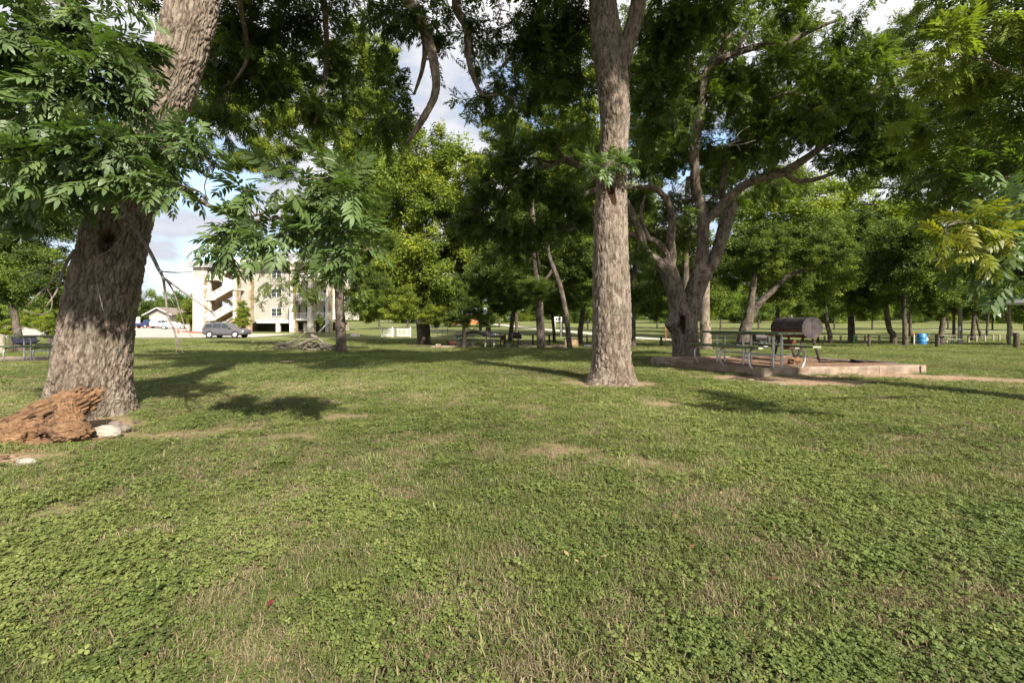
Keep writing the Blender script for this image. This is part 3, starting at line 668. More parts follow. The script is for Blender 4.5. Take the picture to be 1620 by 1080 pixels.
sk.append(dens(add_limb(t2, [(950, -60, 8.6, 24), (860, -150, 8.9, 20), (760, -90, 9.2, 16), (722, 0, 9.3, 14), (738, 45, 9.2, 12), (742, 95, 9.1, 10), (752, 130, 9.0, 7), (766, 152, 9.0, 5), (790, 150, 9.0, 4), (820, 158, 9.0, 2)], sides=14, step=.08, amp=.012)))
sk.append(dens(add_limb(t2, [(945, -30, 8.6, 18), (880, -40, 9.2, 14), (850, 30, 9.6, 9), (820, 75, 9.8, 6), (790, 110, 9.9, 3)], sides=10, step=.1, amp=.01)))
sk.append(dens(add_limb(t2, [(1012, -20, 8.4, 16), (1060, -40, 9.2, 12), (1085, 40, 9.8, 7), (1090, 120, 10, 4)], sides=10, step=.1, amp=.01)))
add_limb(t2, [(962, 276, 8.28, 8), (952, 280, 8.15, 6), (948, 293, 8.1, 3)], name='stub', sides=8, step=.03, amp=.006)
hb = [blob(850, 60, 9.6, 75, 60, 1.2, .2, 1.1), blob(900, 40, 9.2, 55, 60, 1, .2, 1.1), blob(895, 130, 9.6, 50, 50, 1, .2), blob(760, 60, 9.5, 50, 60, 1, .25, .5), blob(790, 130, 9.3, 50, 40, .9, .25, .45), blob(850, 160, 9.8, 60, 35, .9, .25, .8), blob(800, 190, 9.4, 50, 28, .8, .25, .6), blob(920, 195, 10.5, 25, 35, .7, .3, .35),
      blob(1050, 60, 9.6, 50, 60, 1.1, .2, 1.2), blob(1040, 140, 10, 48, 55, 1, .2, 1.2), blob(1095, 20, 9.4, 60, 40, 1, .25, .9), blob(1030, 215, 10.5, 40, 40, 1, .25), blob(1130, 20, 9.2, 40, 30, .7, .3, .8), blob(740, -60, 9.3, 80, 50, 1.2, .25), blob(870, -80, 9, 90, 60, 1.5, .25), blob(1010, -90, 8.8, 90, 60, 1.5, .25), blob(735, 170, 9, 40, 30, .6, .3, .35)]
lfu, stu = grow(up2, np.vstack([dens(P2b), P2b[-1][None] + [[0, 0, 1.5]]]), .42, 2.4, 'far', 8, .03); o = part('crown', crown_mesh('crown', lfu, 'far', M['leaf']), M['leaf'], t2); o['kind'] = 'stuff'; stub_bough(t2, stu)
lfh, sth = grow(hb, np.vstack(sk), .21, 2.5, 'lo', 12, .022)
o = part('crown', crown_mesh('crown', lfh, 'lo', M['leaf']), M['leaf'], t2); o['kind'] = 'stuff'; stub_bough(t2, sth)
lfs, sts = grow([blob(958, 262, 8.0, 24, 13, .12, .8, 1.0), blob(985, 253, 8.0, 12, 6, .1, .8, 1.0), blob(925, 258, 8.05, 18, 9, .12, .5, 1.0)], [at(966, 275, 8.25)], .30, 1.3, 'hi', 5, .01)
single_leaves(t2, lfs, leaf_me)
stub_bough(t2, sts)

# ================================================================== TREE 3: forked pecan
Y3 = 14.0
b3 = base_at(1085, Y3); t3 = thing('pecan_tree', 'old forked pecan with a hollow low on its trunk behind the picnic pad', 'tree', b3)
add = lambda rows, **k: dens(add_limb(t3, rows, mat=M['bark_mid'], **k))
P3, r3 = traced([(1086, 572, Y3, 38), (1085, 555, Y3, 38), (1083, 530, Y3, 40), (1080, 505, Y3, 42), (1074, 485, Y3, 32), (1067, 455, Y3, 27), (1057, 428, Y3, 28), (1050, 410, Y3, 18)])
part('trunk', trunk_mesh('trunk', P3, r3, 96, .04, .05, (.05, .18), .25, .3, 5, 5, wounds=[(at(1079, 512, Y3 - .42), (.13, .42), .14, (-.1, 0, 1))], burls=[(at(1058, 512, Y3 - .1), .42, .22), (at(1078, 492, Y3 - .4), .3, .12)]), M['bark_mid'], t3)
kw = dict(sides=40, step=.05, amp=.035, cell=(.05, .16))
sk = []
sk.append(add([(1086, 530, Y3, 30), (1089, 500, Y3, 32), (1098, 465, Y3, 31), (1107, 438, Y3, 32), (1110, 412, Y3, 22), (1112, 385, Y3, 19), (1112, 345, Y3, 20), (1107, 322, Y3, 16), (1100, 296, Y3 - .1, 15), (1099, 260, Y3 - .3, 14), (1098, 233, Y3 - .4, 15), (1106, 185, Y3 - .5, 13), (1113, 133, Y3 - .6, 12), (1122, 107, Y3 - .7, 11), (1157, 87, Y3 - .9, 11), (1203, 73, Y3 - 1, 10), (1237, 72, Y3 - 1, 9), (1280, 50, Y3 - 1.1, 7), (1330, 30, Y3 - 1.2, 4)], burls=[(at(1126, 436, Y3 - .3), .25, .16)], **kw))
sk.append(add([(1116, 352, Y3 - .05, 13), (1129, 338, Y3 - .2, 14), (1148, 318, Y3 - .4, 14), (1172, 297, Y3 - .6, 14), (1200, 283, Y3 - .8, 15), (1240, 272, Y3 - 1, 15), (1280, 247, Y3 - 1.1, 12), (1313, 223, Y3 - 1.2, 11), (1347, 203, Y3 - 1.3, 9), (1380, 187, Y3 - 1.4, 8), (1400, 167, Y3 - 1.4, 7), (1412, 142, Y3 - 1.4, 6), (1433, 123, Y3 - 1.5, 3)], **kw))
sk.append(add([(1106, 442, Y3, 22), (1123, 421, Y3, 22), (1136, 395, Y3, 20), (1145, 364, Y3, 22), (1153, 337, Y3, 21), (1159, 321, Y3, 19)], label=None, **kw) if False else add([(1106, 442, Y3, 22), (1123, 421, Y3, 22), (1136, 395, Y3, 20), (1145, 364, Y3, 22), (1153, 337, Y3, 21), (1159, 321, Y3, 19)], **kw))
sk.append(add([(1056, 430, Y3, 22), (1040, 414, Y3, 17), (1020, 396, Y3, 13), (1014, 373, Y3 - .1, 13), (1004, 349, Y3 - .2, 12), (994, 325, Y3 - .3, 10), (975, 296, Y3 - .4, 9), (950, 272, Y3 - .5, 9), (925, 266, Y3 - .6, 9), (905, 258, Y3 - .7, 9), (893, 252, Y3 - .7, 8), (870, 262, Y3 - .8, 6), (838, 270, Y3 - .9, 6), (812, 288, Y3 - 1, 5), (796, 312, Y3 - 1, 3)], **kw))
sk.append(add([(1058, 428, Y3, 18), (1063, 408, Y3, 14), (1061, 376, Y3, 13), (1064, 345, Y3, 12), (1053, 315, Y3, 10), (1035, 298, Y3, 8), (1010, 296, Y3, 5), (980, 300, Y3, 3)], **kw))
k2 = dict(sides=14, step=.1, amp=.015, cell=(.05, .14))
sk.append(add([(1058, 412, Y3, 12), (1048, 392, Y3, 11), (1036, 381, Y3, 10), (1024, 374, Y3, 8), (1014, 340, Y3, 6), (1020, 310, Y3, 3)], **k2))
sk.append(add([(1014, 378, Y3, 9), (985, 366, Y3 - .2, 8), (940, 356, Y3 - .3, 8), (900, 364, Y3 - .4, 7), (860, 368, Y3 - .5, 6), (812, 372, Y3 - .6, 3)], **k2))
sk.append(add([(985, 310, Y3 - .3, 7), (955, 300, Y3 - .3, 8), (930, 305, Y3 - .3, 7), (900, 325, Y3 - .4, 4)], **k2))
sk.append(add([(894, 253, Y3 - .7, 6), (884, 238, Y3 - .7, 5), (882, 222, Y3 - .7, 4), (888, 210, Y3 - .7, 2)], **k2))
sk.append(add([(893, 254, Y3 - .7, 6), (865, 256, Y3 - .6, 4), (840, 250, Y3 - .6, 3), (820, 262, Y3 - .6, 2)], **k2))
sk.append(add([(838, 270, Y3 - .9, 5), (815, 275, Y3 - .9, 4), (796, 300, Y3 - .9, 3), (780, 330, Y3 - .9, 2)], **k2))
sk.append(add([(1240, 272, Y3 - 1, 10), (1260, 286, Y3 - 1, 9), (1293, 283, Y3 - 1.1, 8), (1357, 262, Y3 - 1.2, 7), (1447, 257, Y3 - 1.3, 4)], **k2))
sk.append(add([(1305, 228, Y3 - 1.2, 10), (1313, 200, Y3 - 1.2, 8), (1300, 183, Y3 - 1.2, 7), (1284, 160, Y3 - 1.2, 6), (1250, 147, Y3 - 1.2, 5), (1213, 157, Y3 - 1.2, 2)], **k2))
sk.append(add([(1347, 200, Y3 - 1.3, 6), (1360, 175, Y3 - 1.3, 6), (1385, 140, Y3 - 1.3, 6), (1410, 110, Y3 - 1.3, 3)], **k2))
sk.append(add([(1146, 325, Y3 + .3, 13), (1142, 300, Y3 + .3, 11), (1146, 270, Y3 + .3, 10), (1150, 235, Y3 + .3, 6)], **k2))
sk.append(add([(1124, 104, Y3 - .7, 9), (1145, 70, Y3 - .7, 8), (1136, 48, Y3 - .7, 6), (1122, 0, Y3 - .7, 4)], **k2))
sk.append(add([(1143, 74, Y3 - .7, 8), (1158, 40, Y3 - .7, 6), (1160, -20, Y3 - .7, 4)], **k2))
sk.append(add([(1160, 86, Y3 - .9, 6), (1190, 45, Y3 - 1, 4), (1220, 15, Y3 - 1, 2)], **k2))
sk.append(add([(1112, 130, Y3 - .6, 8), (1098, 108, Y3 - .6, 6), (1080, 98, Y3 - .6, 3)], **k2))
sk3 = np.vstack(sk)
tb = []
for (px, py, dY, rx, ry, tone, cf) in [
    (1080, 60, -1, 60, 50, .45, .8), (1150, 20, -1.5, 60, 40, .5, .7), (1100, 160, 0, 55, 50, .4, 1), (1150, 120, .5, 50, 45, .5, .8), (1200, 140, 0, 60, 45, .45, .9), (1210, 200, -.3, 65, 40, .4, 1), (1270, 110, -1, 60, 40, .45, .8), (1290, 170, -1.4, 55, 38, .35, 1.0),
    (1340, 120, -1.5, 55, 40, .4, .9), (1330, 190, -1.6, 50, 35, .35, 1), (1385, 80, -1.6, 45, 35, .4, .8), (1250, 30, -1.4, 50, 25, .4, .55), (1340, 40, -1.4, 55, 25, .4, .5), (1390, 210, -1.6, 50, 40, .3, 1), (1420, 150, -1.8, 40, 35, .35, .9),
    (1180, 240, .2, 60, 30, .4, .9), (1280, 215, -.8, 50, 30, .35, .8), (1340, 245, -1.3, 60, 28, .3, 1.1), (1420, 255, -1.4, 60, 28, .25, 1.2), (1020, 250, .4, 45, 40, .3, 1), (1010, 320, .8, 40, 30, .25, 1), (1055, 250, 1, 45, 45, .35, .8),
    (860, 220, -.8, 60, 35, .35, .9), (800, 240, -1, 50, 35, .35, 1), (830, 300, -.8, 60, 35, .25, 1.1), (770, 300, -.8, 45, 40, .3, 1), (880, 310, -.4, 50, 35, .25, .9), (790, 360, -.6, 60, 35, .2, 1.1), (860, 360, -.4, 60, 30, .2, 1.1), (905, 210, -.6, 35, 30, .4, .7), (915, 345, -.2, 40, 30, .2, .9), (740, 350, -.5, 40, 35, .25, .8), (820, 400, 0, 55, 25, .25, .8),
    (1040, 440, 1.5, 35, 30, .25, .8), (1010, 470, 1.6, 30, 30, .25, .7), (1160, 160, -1, 40, 30, .4, .7), (1130, -40, -1, 90, 50, .4, .8), (1280, -30, -1.4, 90, 40, .4, .8), (1210, 260, -1, 35, 14, .3, .6)]:
    tb.append(blob(px, py, Y3 + dY, rx, ry, None, tone + .12, cf))
for (px, py, dY, rx, ry) in [ (1080, 220, -1.5, 30, 26), (1230, 230, -2, 45, 22), (1300, 200, -2.4, 45, 24), (1370, 170, -2.4, 40, 24), (1250, 90, -2, 45, 25), (1100, 330, -1, 18, 16), (1020, 400, -1, 26, 18), (1330, 90, -1, 60, 40), (1060, 110, -1, 40, 50), (1420, 190, -1, 50, 40), (1060, 180, 2, 55, 50), (1150, 260, 3, 60, 45), (1130, 330, 4, 60, 35), (1060, 330, 4, 45, 40), (1020, 380, 4, 40, 35), (1220, 300, 4, 60, 30), (1080, 380, 4, 50, 30), (940, 240, 3, 60, 40), (930, 300, 4, 50, 40), (1180, 190, 2, 50, 40), (1090, 240, 1.5, 45, 35), (1150, 60, 1, 50, 40), (1010, 40, 2, 60, 40), (1310, 140, 1, 60, 40)]:
    tb.append(blob(px, py, Y3 + dY, rx, ry, None, .5, .7))
lfh, sth = grow(tb, sk3, .27, 2.2, 'lo', 12, .025)
o = part('crown', crown_mesh('crown', lfh, 'lo', M['leaf']), M['leaf'], t3); o['kind'] = 'stuff'; stub_bough(t3, sth)
deadlimb(t3, [[(1172, 222, 12.6, 3), (1150, 230, 12.6, 4), (1175, 228, 12.6, 3), (1195, 222, 12.6, 2)], [(1160, 226, 12.6, 3), (1170, 210, 12.6, 2), (1185, 200, 12.6, 1)], [(1165, 228, 12.6, 3), (1172, 240, 12.6, 2)]])

# ================================================================== TREE R: pecan just outside the frame on the right
bR = np.array([8.1, 5.6, -.02]); tR = thing('pecan_tree', 'leafy pecan reaching in from the right edge, its lowest branch tipped with yellow leaves', 'tree', bR)
PR = np.array([[8.1, 5.6, -.05], [8.1, 5.6, .8], [8.0, 5.7, 2.2], [7.8, 6.0, 4.0], [7.6, 6.4, 6.5], [7.4, 6.6, 9]]); part('trunk', trunk_mesh('trunk', PR, [.42, .38, .34, .3, .22, .12], 80, .05, .05, (.05, .17), .3, .3, 5, 9), M['bark'], tR)
sk = [dens(PR[2:])]
addR = lambda rows, **k: sk.append(dens(add_limb(tR, rows, sides=12, step=.06, amp=.006, **k)))
addR([(1800, 470, 5.0, 20), (1680, 400, 4.4, 12), (1600, 383, 4.0, 7), (1560, 368, 3.9, 5), (1530, 352, 3.8, 4), (1500, 356, 3.75, 2.5)])
addR([(1820, 330, 5.6, 22), (1700, 200, 5.8, 16), (1615, 60, 6.2, 9), (1608, 0, 6.3, 8), (1590, -60, 6.3, 6)])
addR([(1620, 90, 6.2, 6), (1614, 120, 6.2, 4), (1560, 95, 6.2, 3), (1500, 90, 6.3, 2)])
addR([(1800, 250, 5.9, 18), (1680, 160, 6.6, 12), (1580, 180, 7.4, 8), (1540, 215, 7.8, 5), (1500, 250, 8, 3)])
addR([(1790, 380, 5.6, 18), (1690, 300, 5.8, 10), (1600, 280, 6.2, 6), (1540, 300, 6.6, 3)])
bl = [blob(1500, 70, 6.2, 55, 30, .6, .95, .8), blob(1560, 50, 6.2, 60, 40, .6, .85, .9), blob(1470, 110, 6.5, 40, 25, .5, .95, .8), blob(1560, 120, 6.6, 60, 35, .6, .85, .9), blob(1600, 180, 6.8, 50, 50, .7, .4, 1), blob(1500, 20, 6.6, 50, 25, .5, .4, .5), blob(1590, -10, 6.2, 60, 40, .6, .4, .8),  # high tones put the sunlit look of these sprays into the leaf colour
      blob(1530, 220, 7.8, 60, 45, .8, .9, .9), blob(1460, 200, 8.2, 45, 40, .8, .85, .8), blob(1600, 260, 6.4, 50, 40, .6, .3, 1.1), blob(1530, 285, 7.2, 60, 30, .7, .3, 1), blob(1580, 320, 6, 45, 28, .5, .3, 1), blob(1460, 290, 8, 50, 30, .7, .3, 1), blob(1470, 330, 7.5, 35, 22, .5, .4, .8),
      blob(1680, 50, 6, 60, 80, .8, .4, .8), blob(1690, 200, 6, 60, 80, .8, .3, .8), *[(np.array(c_), np.array([1.3, 1.3, .8]), .4, .8) for c_ in ((7.6, 8.5, 9.4), (6.0, 9.6, 10.2), (8.6, 9.8, 10.6), (9.9, 9.2, 8.6))], blob(1560, 160, 7.6, 60, 40, .8, .4, .8)]  # the four free clumps are unseen, added to shade the forked pecan
lfh, sth = grow(bl, np.vstack(sk), .26, 2.3, 'lo', 11, .02)
o = part('crown', crown_mesh('crown', lfh, 'lo', M['leaf']), M['leaf'], tR); o['kind'] = 'stuff'; stub_bough(tR, sth)
lfg, stg = grow([blob(1580, 350, 4.1, 40, 20, .2, .5, .8), blob(1560, 395, 4.0, 50, 20, .2, .45, .8), blob(1600, 430, 4.1, 35, 25, .2, .45, .8), blob(1600, 310, 4.2, 30, 22, .2, .5, .8)], np.vstack([sk[1]]), .3, 1.3, 'hi', 6, .012)
single_leaves(tR, lfg, leaf_me); stub_bough(tR, stg)
yme = [mesh_np('leaf', tv, tris=tt, attrs={'tone': np.full(len(tv), .4 + .1 * j)}, smooth=False, mat=M['leaf_yellow']) for j, (tv, tt) in enumerate(HI)]
lfy, sty = grow([blob(1530, 352, 3.75, 34, 14, .12, .6, .6), blob(1558, 332, 3.75, 16, 16, .1, .6, .6), blob(1496, 378, 3.75, 22, 9, .1, .6, .6), blob(1545, 405, 3.75, 18, 12, .1, .6, .5), blob(1595, 372, 3.8, 18, 9, .1, .5, .5)], np.vstack([sk[1]]), .20, .8, 'hi', 4, .008)
single_leaves(tR, lfy, yme); stub_bough(tR, sty)

ru = np.random.default_rng(8); upR = [(np.array([ru.uniform(7.5, 15), ru.uniform(2.5, 9.5), ru.uniform(8.4, 11)]), np.array([1.2, 1.2, .6]), .4, 1.5) for k in range(12)]  # unseen overhead clumps, added to throw shade on the lawn behind
lfu, stu = grow(upR, dens(PR[3:]), .42, 2.4, 'far', 8, .03); o = part('crown', crown_mesh('crown', lfu, 'far', M['leaf']), M['leaf'], tR); o['kind'] = 'stuff'; stub_bough(tR, stu)
# ================================================================== background trees from shared crowns
def make_variant(seed, flat=1.0):
    rr = np.random.default_rng(seed); bl = []
    for k in range(66):
        u = nrm(rr.normal(size=3)) * rr.uniform(.2, 1) ** .5
        c = np.array([u[0] * 4.0, u[1] * 4.0, u[2] * 3.9 * flat]); q = rr.uniform(.45, 1.15)
        bl.append((c, np.array([q, q, q * rr.uniform(.55, 1.1)]), .42 + rr.uniform(-.3, .36), rr.uniform(.7, 1.2)))
    lf, st = grow(bl, np.array([[0, 0, -3.0], [0, 0, -2], [0, 0, -1], [.2, .1, 0], [0, .2, 1.2]]), .40, 1.75, 'far', 7, .05)
    return crown_mesh('crown', lf, 'far', M['leaf_far']), twig_mesh('branches', st, M['bark_far'])
VAR = [make_variant(100 + i, (.9, 1.05, .8, 1)[i]) for i in range(4)]
tree_no = [0]
def bgtree(name, label, base, trunk_rows, crowns, group=None, col=(1, 1, 1), sides=14, mat=None, forks=()):
    """base (px, Y); trunk_rows (px,py,w) at that depth; crowns (px,py,r_px,var,squash[,dY])"""
    px, Y = base; b = base_at(px, Y); t = thing(name, label, 'tree', b, group)
    ybase = 512 + (CAM_H - b[2]) / Y * F
    for k, rows in enumerate([trunk_rows] + list(forks)):
        rows = [(a, c, Y, w) for (a, c, w) in rows]
        if k == 0: rows = [(px, ybase + 5, Y, rows[0][3] * 1.02)] + [r for r in rows if r[1] < ybase - 3]
        Pp, rr = traced(rows); ln = np.linalg.norm(Pp[-1] - Pp[0])
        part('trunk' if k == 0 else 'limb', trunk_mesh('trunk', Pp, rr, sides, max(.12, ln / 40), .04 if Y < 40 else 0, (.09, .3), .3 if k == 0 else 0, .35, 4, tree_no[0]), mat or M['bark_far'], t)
    for j, c in enumerate(crowns):
        cx, cy, rp, v, sq = c[:5]; dY = c[5] if len(c) > 5 else 0; yy = Y + dY; p = at(cx, cy, yy) - b; s = rp / F * yy / 4.6
        rz = rng.uniform(0, 6.28)
        for nm, me in (('crown', VAR[v][0]), ('branches', VAR[v][1])):
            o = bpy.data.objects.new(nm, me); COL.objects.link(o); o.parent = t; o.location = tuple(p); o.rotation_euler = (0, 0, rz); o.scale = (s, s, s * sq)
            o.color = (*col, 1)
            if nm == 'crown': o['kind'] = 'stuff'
    tree_no[0] += 1
    return t
YG = (1.7, 1.55, .88); DG = (1.0, 1.03, .85); MG = (1.15, 1.12, .9)  # tints per tree; YG also puts sunlight on far crowns into the colour
t4 = bgtree('pecan_tree', 'slim dark trunked tree standing at the end of the brush pile', (540, 21), [(539, 520, 16), (537, 480, 15), (536, 440, 14), (534, 390, 11), (530, 330, 7)],
       [(560, 400, 44, 2, .8, 1), (590, 450, 34, 0, 1, 2), (560, 330, 60, 1, .7, 1), (600, 380, 44, 2, .7, 1), (480, 340, 46, 3, .7, 2)], col=MG, forks=[[(537, 450, 8), (500, 425, 6), (450, 430, 3)], [(536, 430, 8), (570, 400, 5), (600, 390, 3)]])
lf4, st4 = grow([blob(a_, b_, 20.5, c_, d_, None, .45, e_) for a_, b_, c_, d_, e_ in ((430, 452, 24, 18, .5), (452, 482, 20, 10, .5), (415, 478, 12, 8, .45), (398, 428, 28, 14, .5), (470, 440, 20, 24, .8), (500, 405, 34, 30, 1), (492, 470, 20, 20, .8), (518, 435, 24, 24, 1), (565, 430, 26, 26, 1), (578, 470, 18, 20, .9), (505, 505, 12, 7, .6), (440, 405, 34, 16, .7), (470, 370, 40, 20, .8), (400, 380, 30, 16, .5), (560, 500, 16, 10, .6), (545, 385, 34, 26, 1))],
              at(np.float64(537), 440, 20.5)[None] + np.array([[0, 0, 0], [-.3, 0, .4], [-1.4, 0, .6], [.6, 0, .8], [-2.4, 0, .7]]), .27, 1.5, 'lo', 7, .02)
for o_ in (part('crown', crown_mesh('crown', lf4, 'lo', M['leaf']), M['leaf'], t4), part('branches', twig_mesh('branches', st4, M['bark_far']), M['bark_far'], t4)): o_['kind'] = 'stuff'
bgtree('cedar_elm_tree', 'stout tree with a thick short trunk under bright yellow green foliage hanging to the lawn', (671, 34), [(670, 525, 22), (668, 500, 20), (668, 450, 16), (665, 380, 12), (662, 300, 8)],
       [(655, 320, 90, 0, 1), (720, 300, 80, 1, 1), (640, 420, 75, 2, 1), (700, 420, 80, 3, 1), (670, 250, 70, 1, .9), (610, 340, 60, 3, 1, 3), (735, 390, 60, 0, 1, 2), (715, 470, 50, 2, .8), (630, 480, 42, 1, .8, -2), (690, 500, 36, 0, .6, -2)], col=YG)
bgtree('oak_sapling', 'small dark leaved tree with a pencil thin trunk behind the round fire bowl', (734, 28), [(734, 520, 5), (735, 480, 4), (736, 440, 3)], [(736, 490, 34, 0, 1), (736, 450, 28, 2, 1), (712, 505, 20, 1, .7), (765, 505, 22, 3, .7)], col=DG)
bgtree('pecan_tree', 'mottled tree with a nearly upright trunk, right of the barrel grill', (857, 26), [(855, 520, 13), (853, 480, 12), (850, 440, 11), (846, 400, 10), (844, 370, 9), (840, 300, 6)], [(770, 440, 46, 0, .8, 3), (815, 478, 30, 2, .7, 5), (880, 478, 26, 1, .7, 5), (845, 455, 36, 3, .7, -1), (800, 420, 60, 1, .8, 1), (860, 400, 60, 2, .8, 3), (840, 330, 65, 0, .8, 3), (780, 470, 42, 3, .9, 6)], col=DG, forks=[[(852, 460, 6), (872, 430, 4), (890, 410, 2)]])
bgtree('pecan_tree', 'slender dark tree leaning left toward the mottled tree beside it', (902, 25), [(899, 530, 8), (896, 500, 8), (888, 460, 8), (878, 430, 7), (868, 400, 5), (862, 350, 4)], [(900, 400, 60, 3, .8, 2), (930, 450, 40, 0, .8, 3), (905, 470, 32, 1, .7, 6)], col=DG)
bgtree('elm_tree', 'pale grey tree with a curving trunk directly behind the barrel grill', (806, 41), [(810, 510, 7), (814, 480, 6), (818, 450, 5), (818, 420, 4)], [(810, 430, 50, 0, .9), (780, 410, 45, 1, .9, 3), (825, 475, 26, 2, .7)], col=MG)
bgtree('elm_tree', 'thin pale tree close behind the curving grey trunk', (818, 58), [(817, 510, 5), (816, 480, 4), (815, 460, 3)], [(820, 460, 36, 3, .9), (850, 440, 40, 0, .9, 5)], col=YG)
bgtree('elm_tree', 'slim young tree standing beside the white road sign', (877, 40), [(876, 520, 5), (874, 500, 5), (872, 470, 4)], [(874, 470, 36, 1, .9), (860, 490, 20, 2, .7)], col=DG)
bgtree('elm_tree', 'grey tree behind the tan wooden cabinet', (918, 36), [(918, 525, 8), (921, 500, 7), (925, 470, 6)], [(925, 440, 50, 2, .9), (905, 475, 26, 3, .8)], col=MG)
bgtree('pecan_tree', 'dark trunk half hidden by the right side of the big central trunk', (1001, 30), [(1001, 520, 9), (1001, 480, 9), (1004, 430, 9), (1008, 395, 8), (1012, 350, 6)], [(1020, 460, 50, 0, .9, 1), (990, 420, 50, 1, .9, 3), (1035, 490, 26, 3, .8, 1)], col=DG)
bgtree('pecan_tree', 'dark upright trunk close behind the forked pecan', (1118, 24), [(1116, 525, 17), (1115, 500, 15), (1116, 470, 13), (1118, 430, 10)], [(1120, 400, 60, 2, .9, 2), (1090, 440, 45, 3, .9, 4)], col=DG, mat=M['bark'])
bgtree('pecan_tree', 'leaning forked tree behind the picnic table with a low branch rising to the right', (1172, 25), [(1178, 525, 19), (1184, 505, 17), (1188, 480, 12), (1192, 450, 10), (1196, 410, 7)], [(1200, 400, 70, 1, .8, 1), (1270, 380, 70, 2, .8, 2), (1310, 400, 50, 1, .8, -1), (1215, 395, 44, 3, .8, -1), (1240, 450, 50, 3, .9, 3), (1160, 430, 45, 0, .8, 4), (1300, 430, 60, 0, .9, 4)], col=MG,
       forks=[[(1186, 505, 13), (1200, 482, 11), (1222, 460, 9), (1242, 440, 8), (1275, 425, 6), (1310, 410, 3)]])
# right-hand grove
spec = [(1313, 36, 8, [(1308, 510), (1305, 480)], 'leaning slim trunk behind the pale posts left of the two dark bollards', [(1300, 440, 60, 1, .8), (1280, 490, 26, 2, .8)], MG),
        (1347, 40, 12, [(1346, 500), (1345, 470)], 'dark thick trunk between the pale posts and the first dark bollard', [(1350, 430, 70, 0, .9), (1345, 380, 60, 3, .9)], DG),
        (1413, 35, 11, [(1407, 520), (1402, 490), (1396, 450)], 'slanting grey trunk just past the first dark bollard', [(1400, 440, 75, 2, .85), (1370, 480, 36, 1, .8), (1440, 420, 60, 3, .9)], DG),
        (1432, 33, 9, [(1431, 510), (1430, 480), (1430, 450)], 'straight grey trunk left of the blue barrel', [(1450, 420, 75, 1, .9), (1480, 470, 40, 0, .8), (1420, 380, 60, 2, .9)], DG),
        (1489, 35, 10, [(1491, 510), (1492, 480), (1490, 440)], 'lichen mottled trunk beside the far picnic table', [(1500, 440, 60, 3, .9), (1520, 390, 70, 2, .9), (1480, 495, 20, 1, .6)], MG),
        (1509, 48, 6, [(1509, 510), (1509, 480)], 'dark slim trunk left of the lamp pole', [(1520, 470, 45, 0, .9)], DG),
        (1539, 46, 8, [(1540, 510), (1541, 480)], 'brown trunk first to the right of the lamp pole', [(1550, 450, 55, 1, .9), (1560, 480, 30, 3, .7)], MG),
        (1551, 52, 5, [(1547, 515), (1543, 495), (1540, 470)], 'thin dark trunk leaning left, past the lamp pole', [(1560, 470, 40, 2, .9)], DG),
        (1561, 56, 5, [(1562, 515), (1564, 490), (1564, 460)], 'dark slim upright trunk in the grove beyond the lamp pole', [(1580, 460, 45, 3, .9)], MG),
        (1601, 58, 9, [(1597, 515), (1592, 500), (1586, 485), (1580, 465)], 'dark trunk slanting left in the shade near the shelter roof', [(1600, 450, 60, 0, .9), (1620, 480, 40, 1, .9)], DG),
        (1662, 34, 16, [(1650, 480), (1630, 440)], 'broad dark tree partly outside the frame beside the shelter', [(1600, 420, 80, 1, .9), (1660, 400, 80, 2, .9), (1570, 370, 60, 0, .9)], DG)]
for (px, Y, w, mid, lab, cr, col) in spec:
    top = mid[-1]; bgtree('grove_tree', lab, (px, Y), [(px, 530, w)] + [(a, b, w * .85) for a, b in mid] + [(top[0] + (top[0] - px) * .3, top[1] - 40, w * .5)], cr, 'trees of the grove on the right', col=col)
# left side
bgtree('oak_tree', 'short leaning trunk beneath dark foliage behind the shaded picnic table', (32, 22), [(28, 530, 15), (26, 515, 14), (20, 490, 12), (0, 440, 9)], [(20, 430, 75, 0, .9), (80, 440, 60, 1, .9, -1), (-40, 400, 90, 2, 1), (60, 360, 70, 3, .9), (95, 475, 26, 2, .8), (20, 340, 60, 1, 1)], col=DG)
bgtree('oak_tree', 'bright green shrubby tree low behind the shaded picnic table', (78, 34), [(78, 530, 6), (78, 510, 5)], [(75, 518, 26, 3, .8), (50, 505, 20, 1, .8), (10, 518, 24, 2, .8), (100, 500, 26, 0, .8)], col=YG)
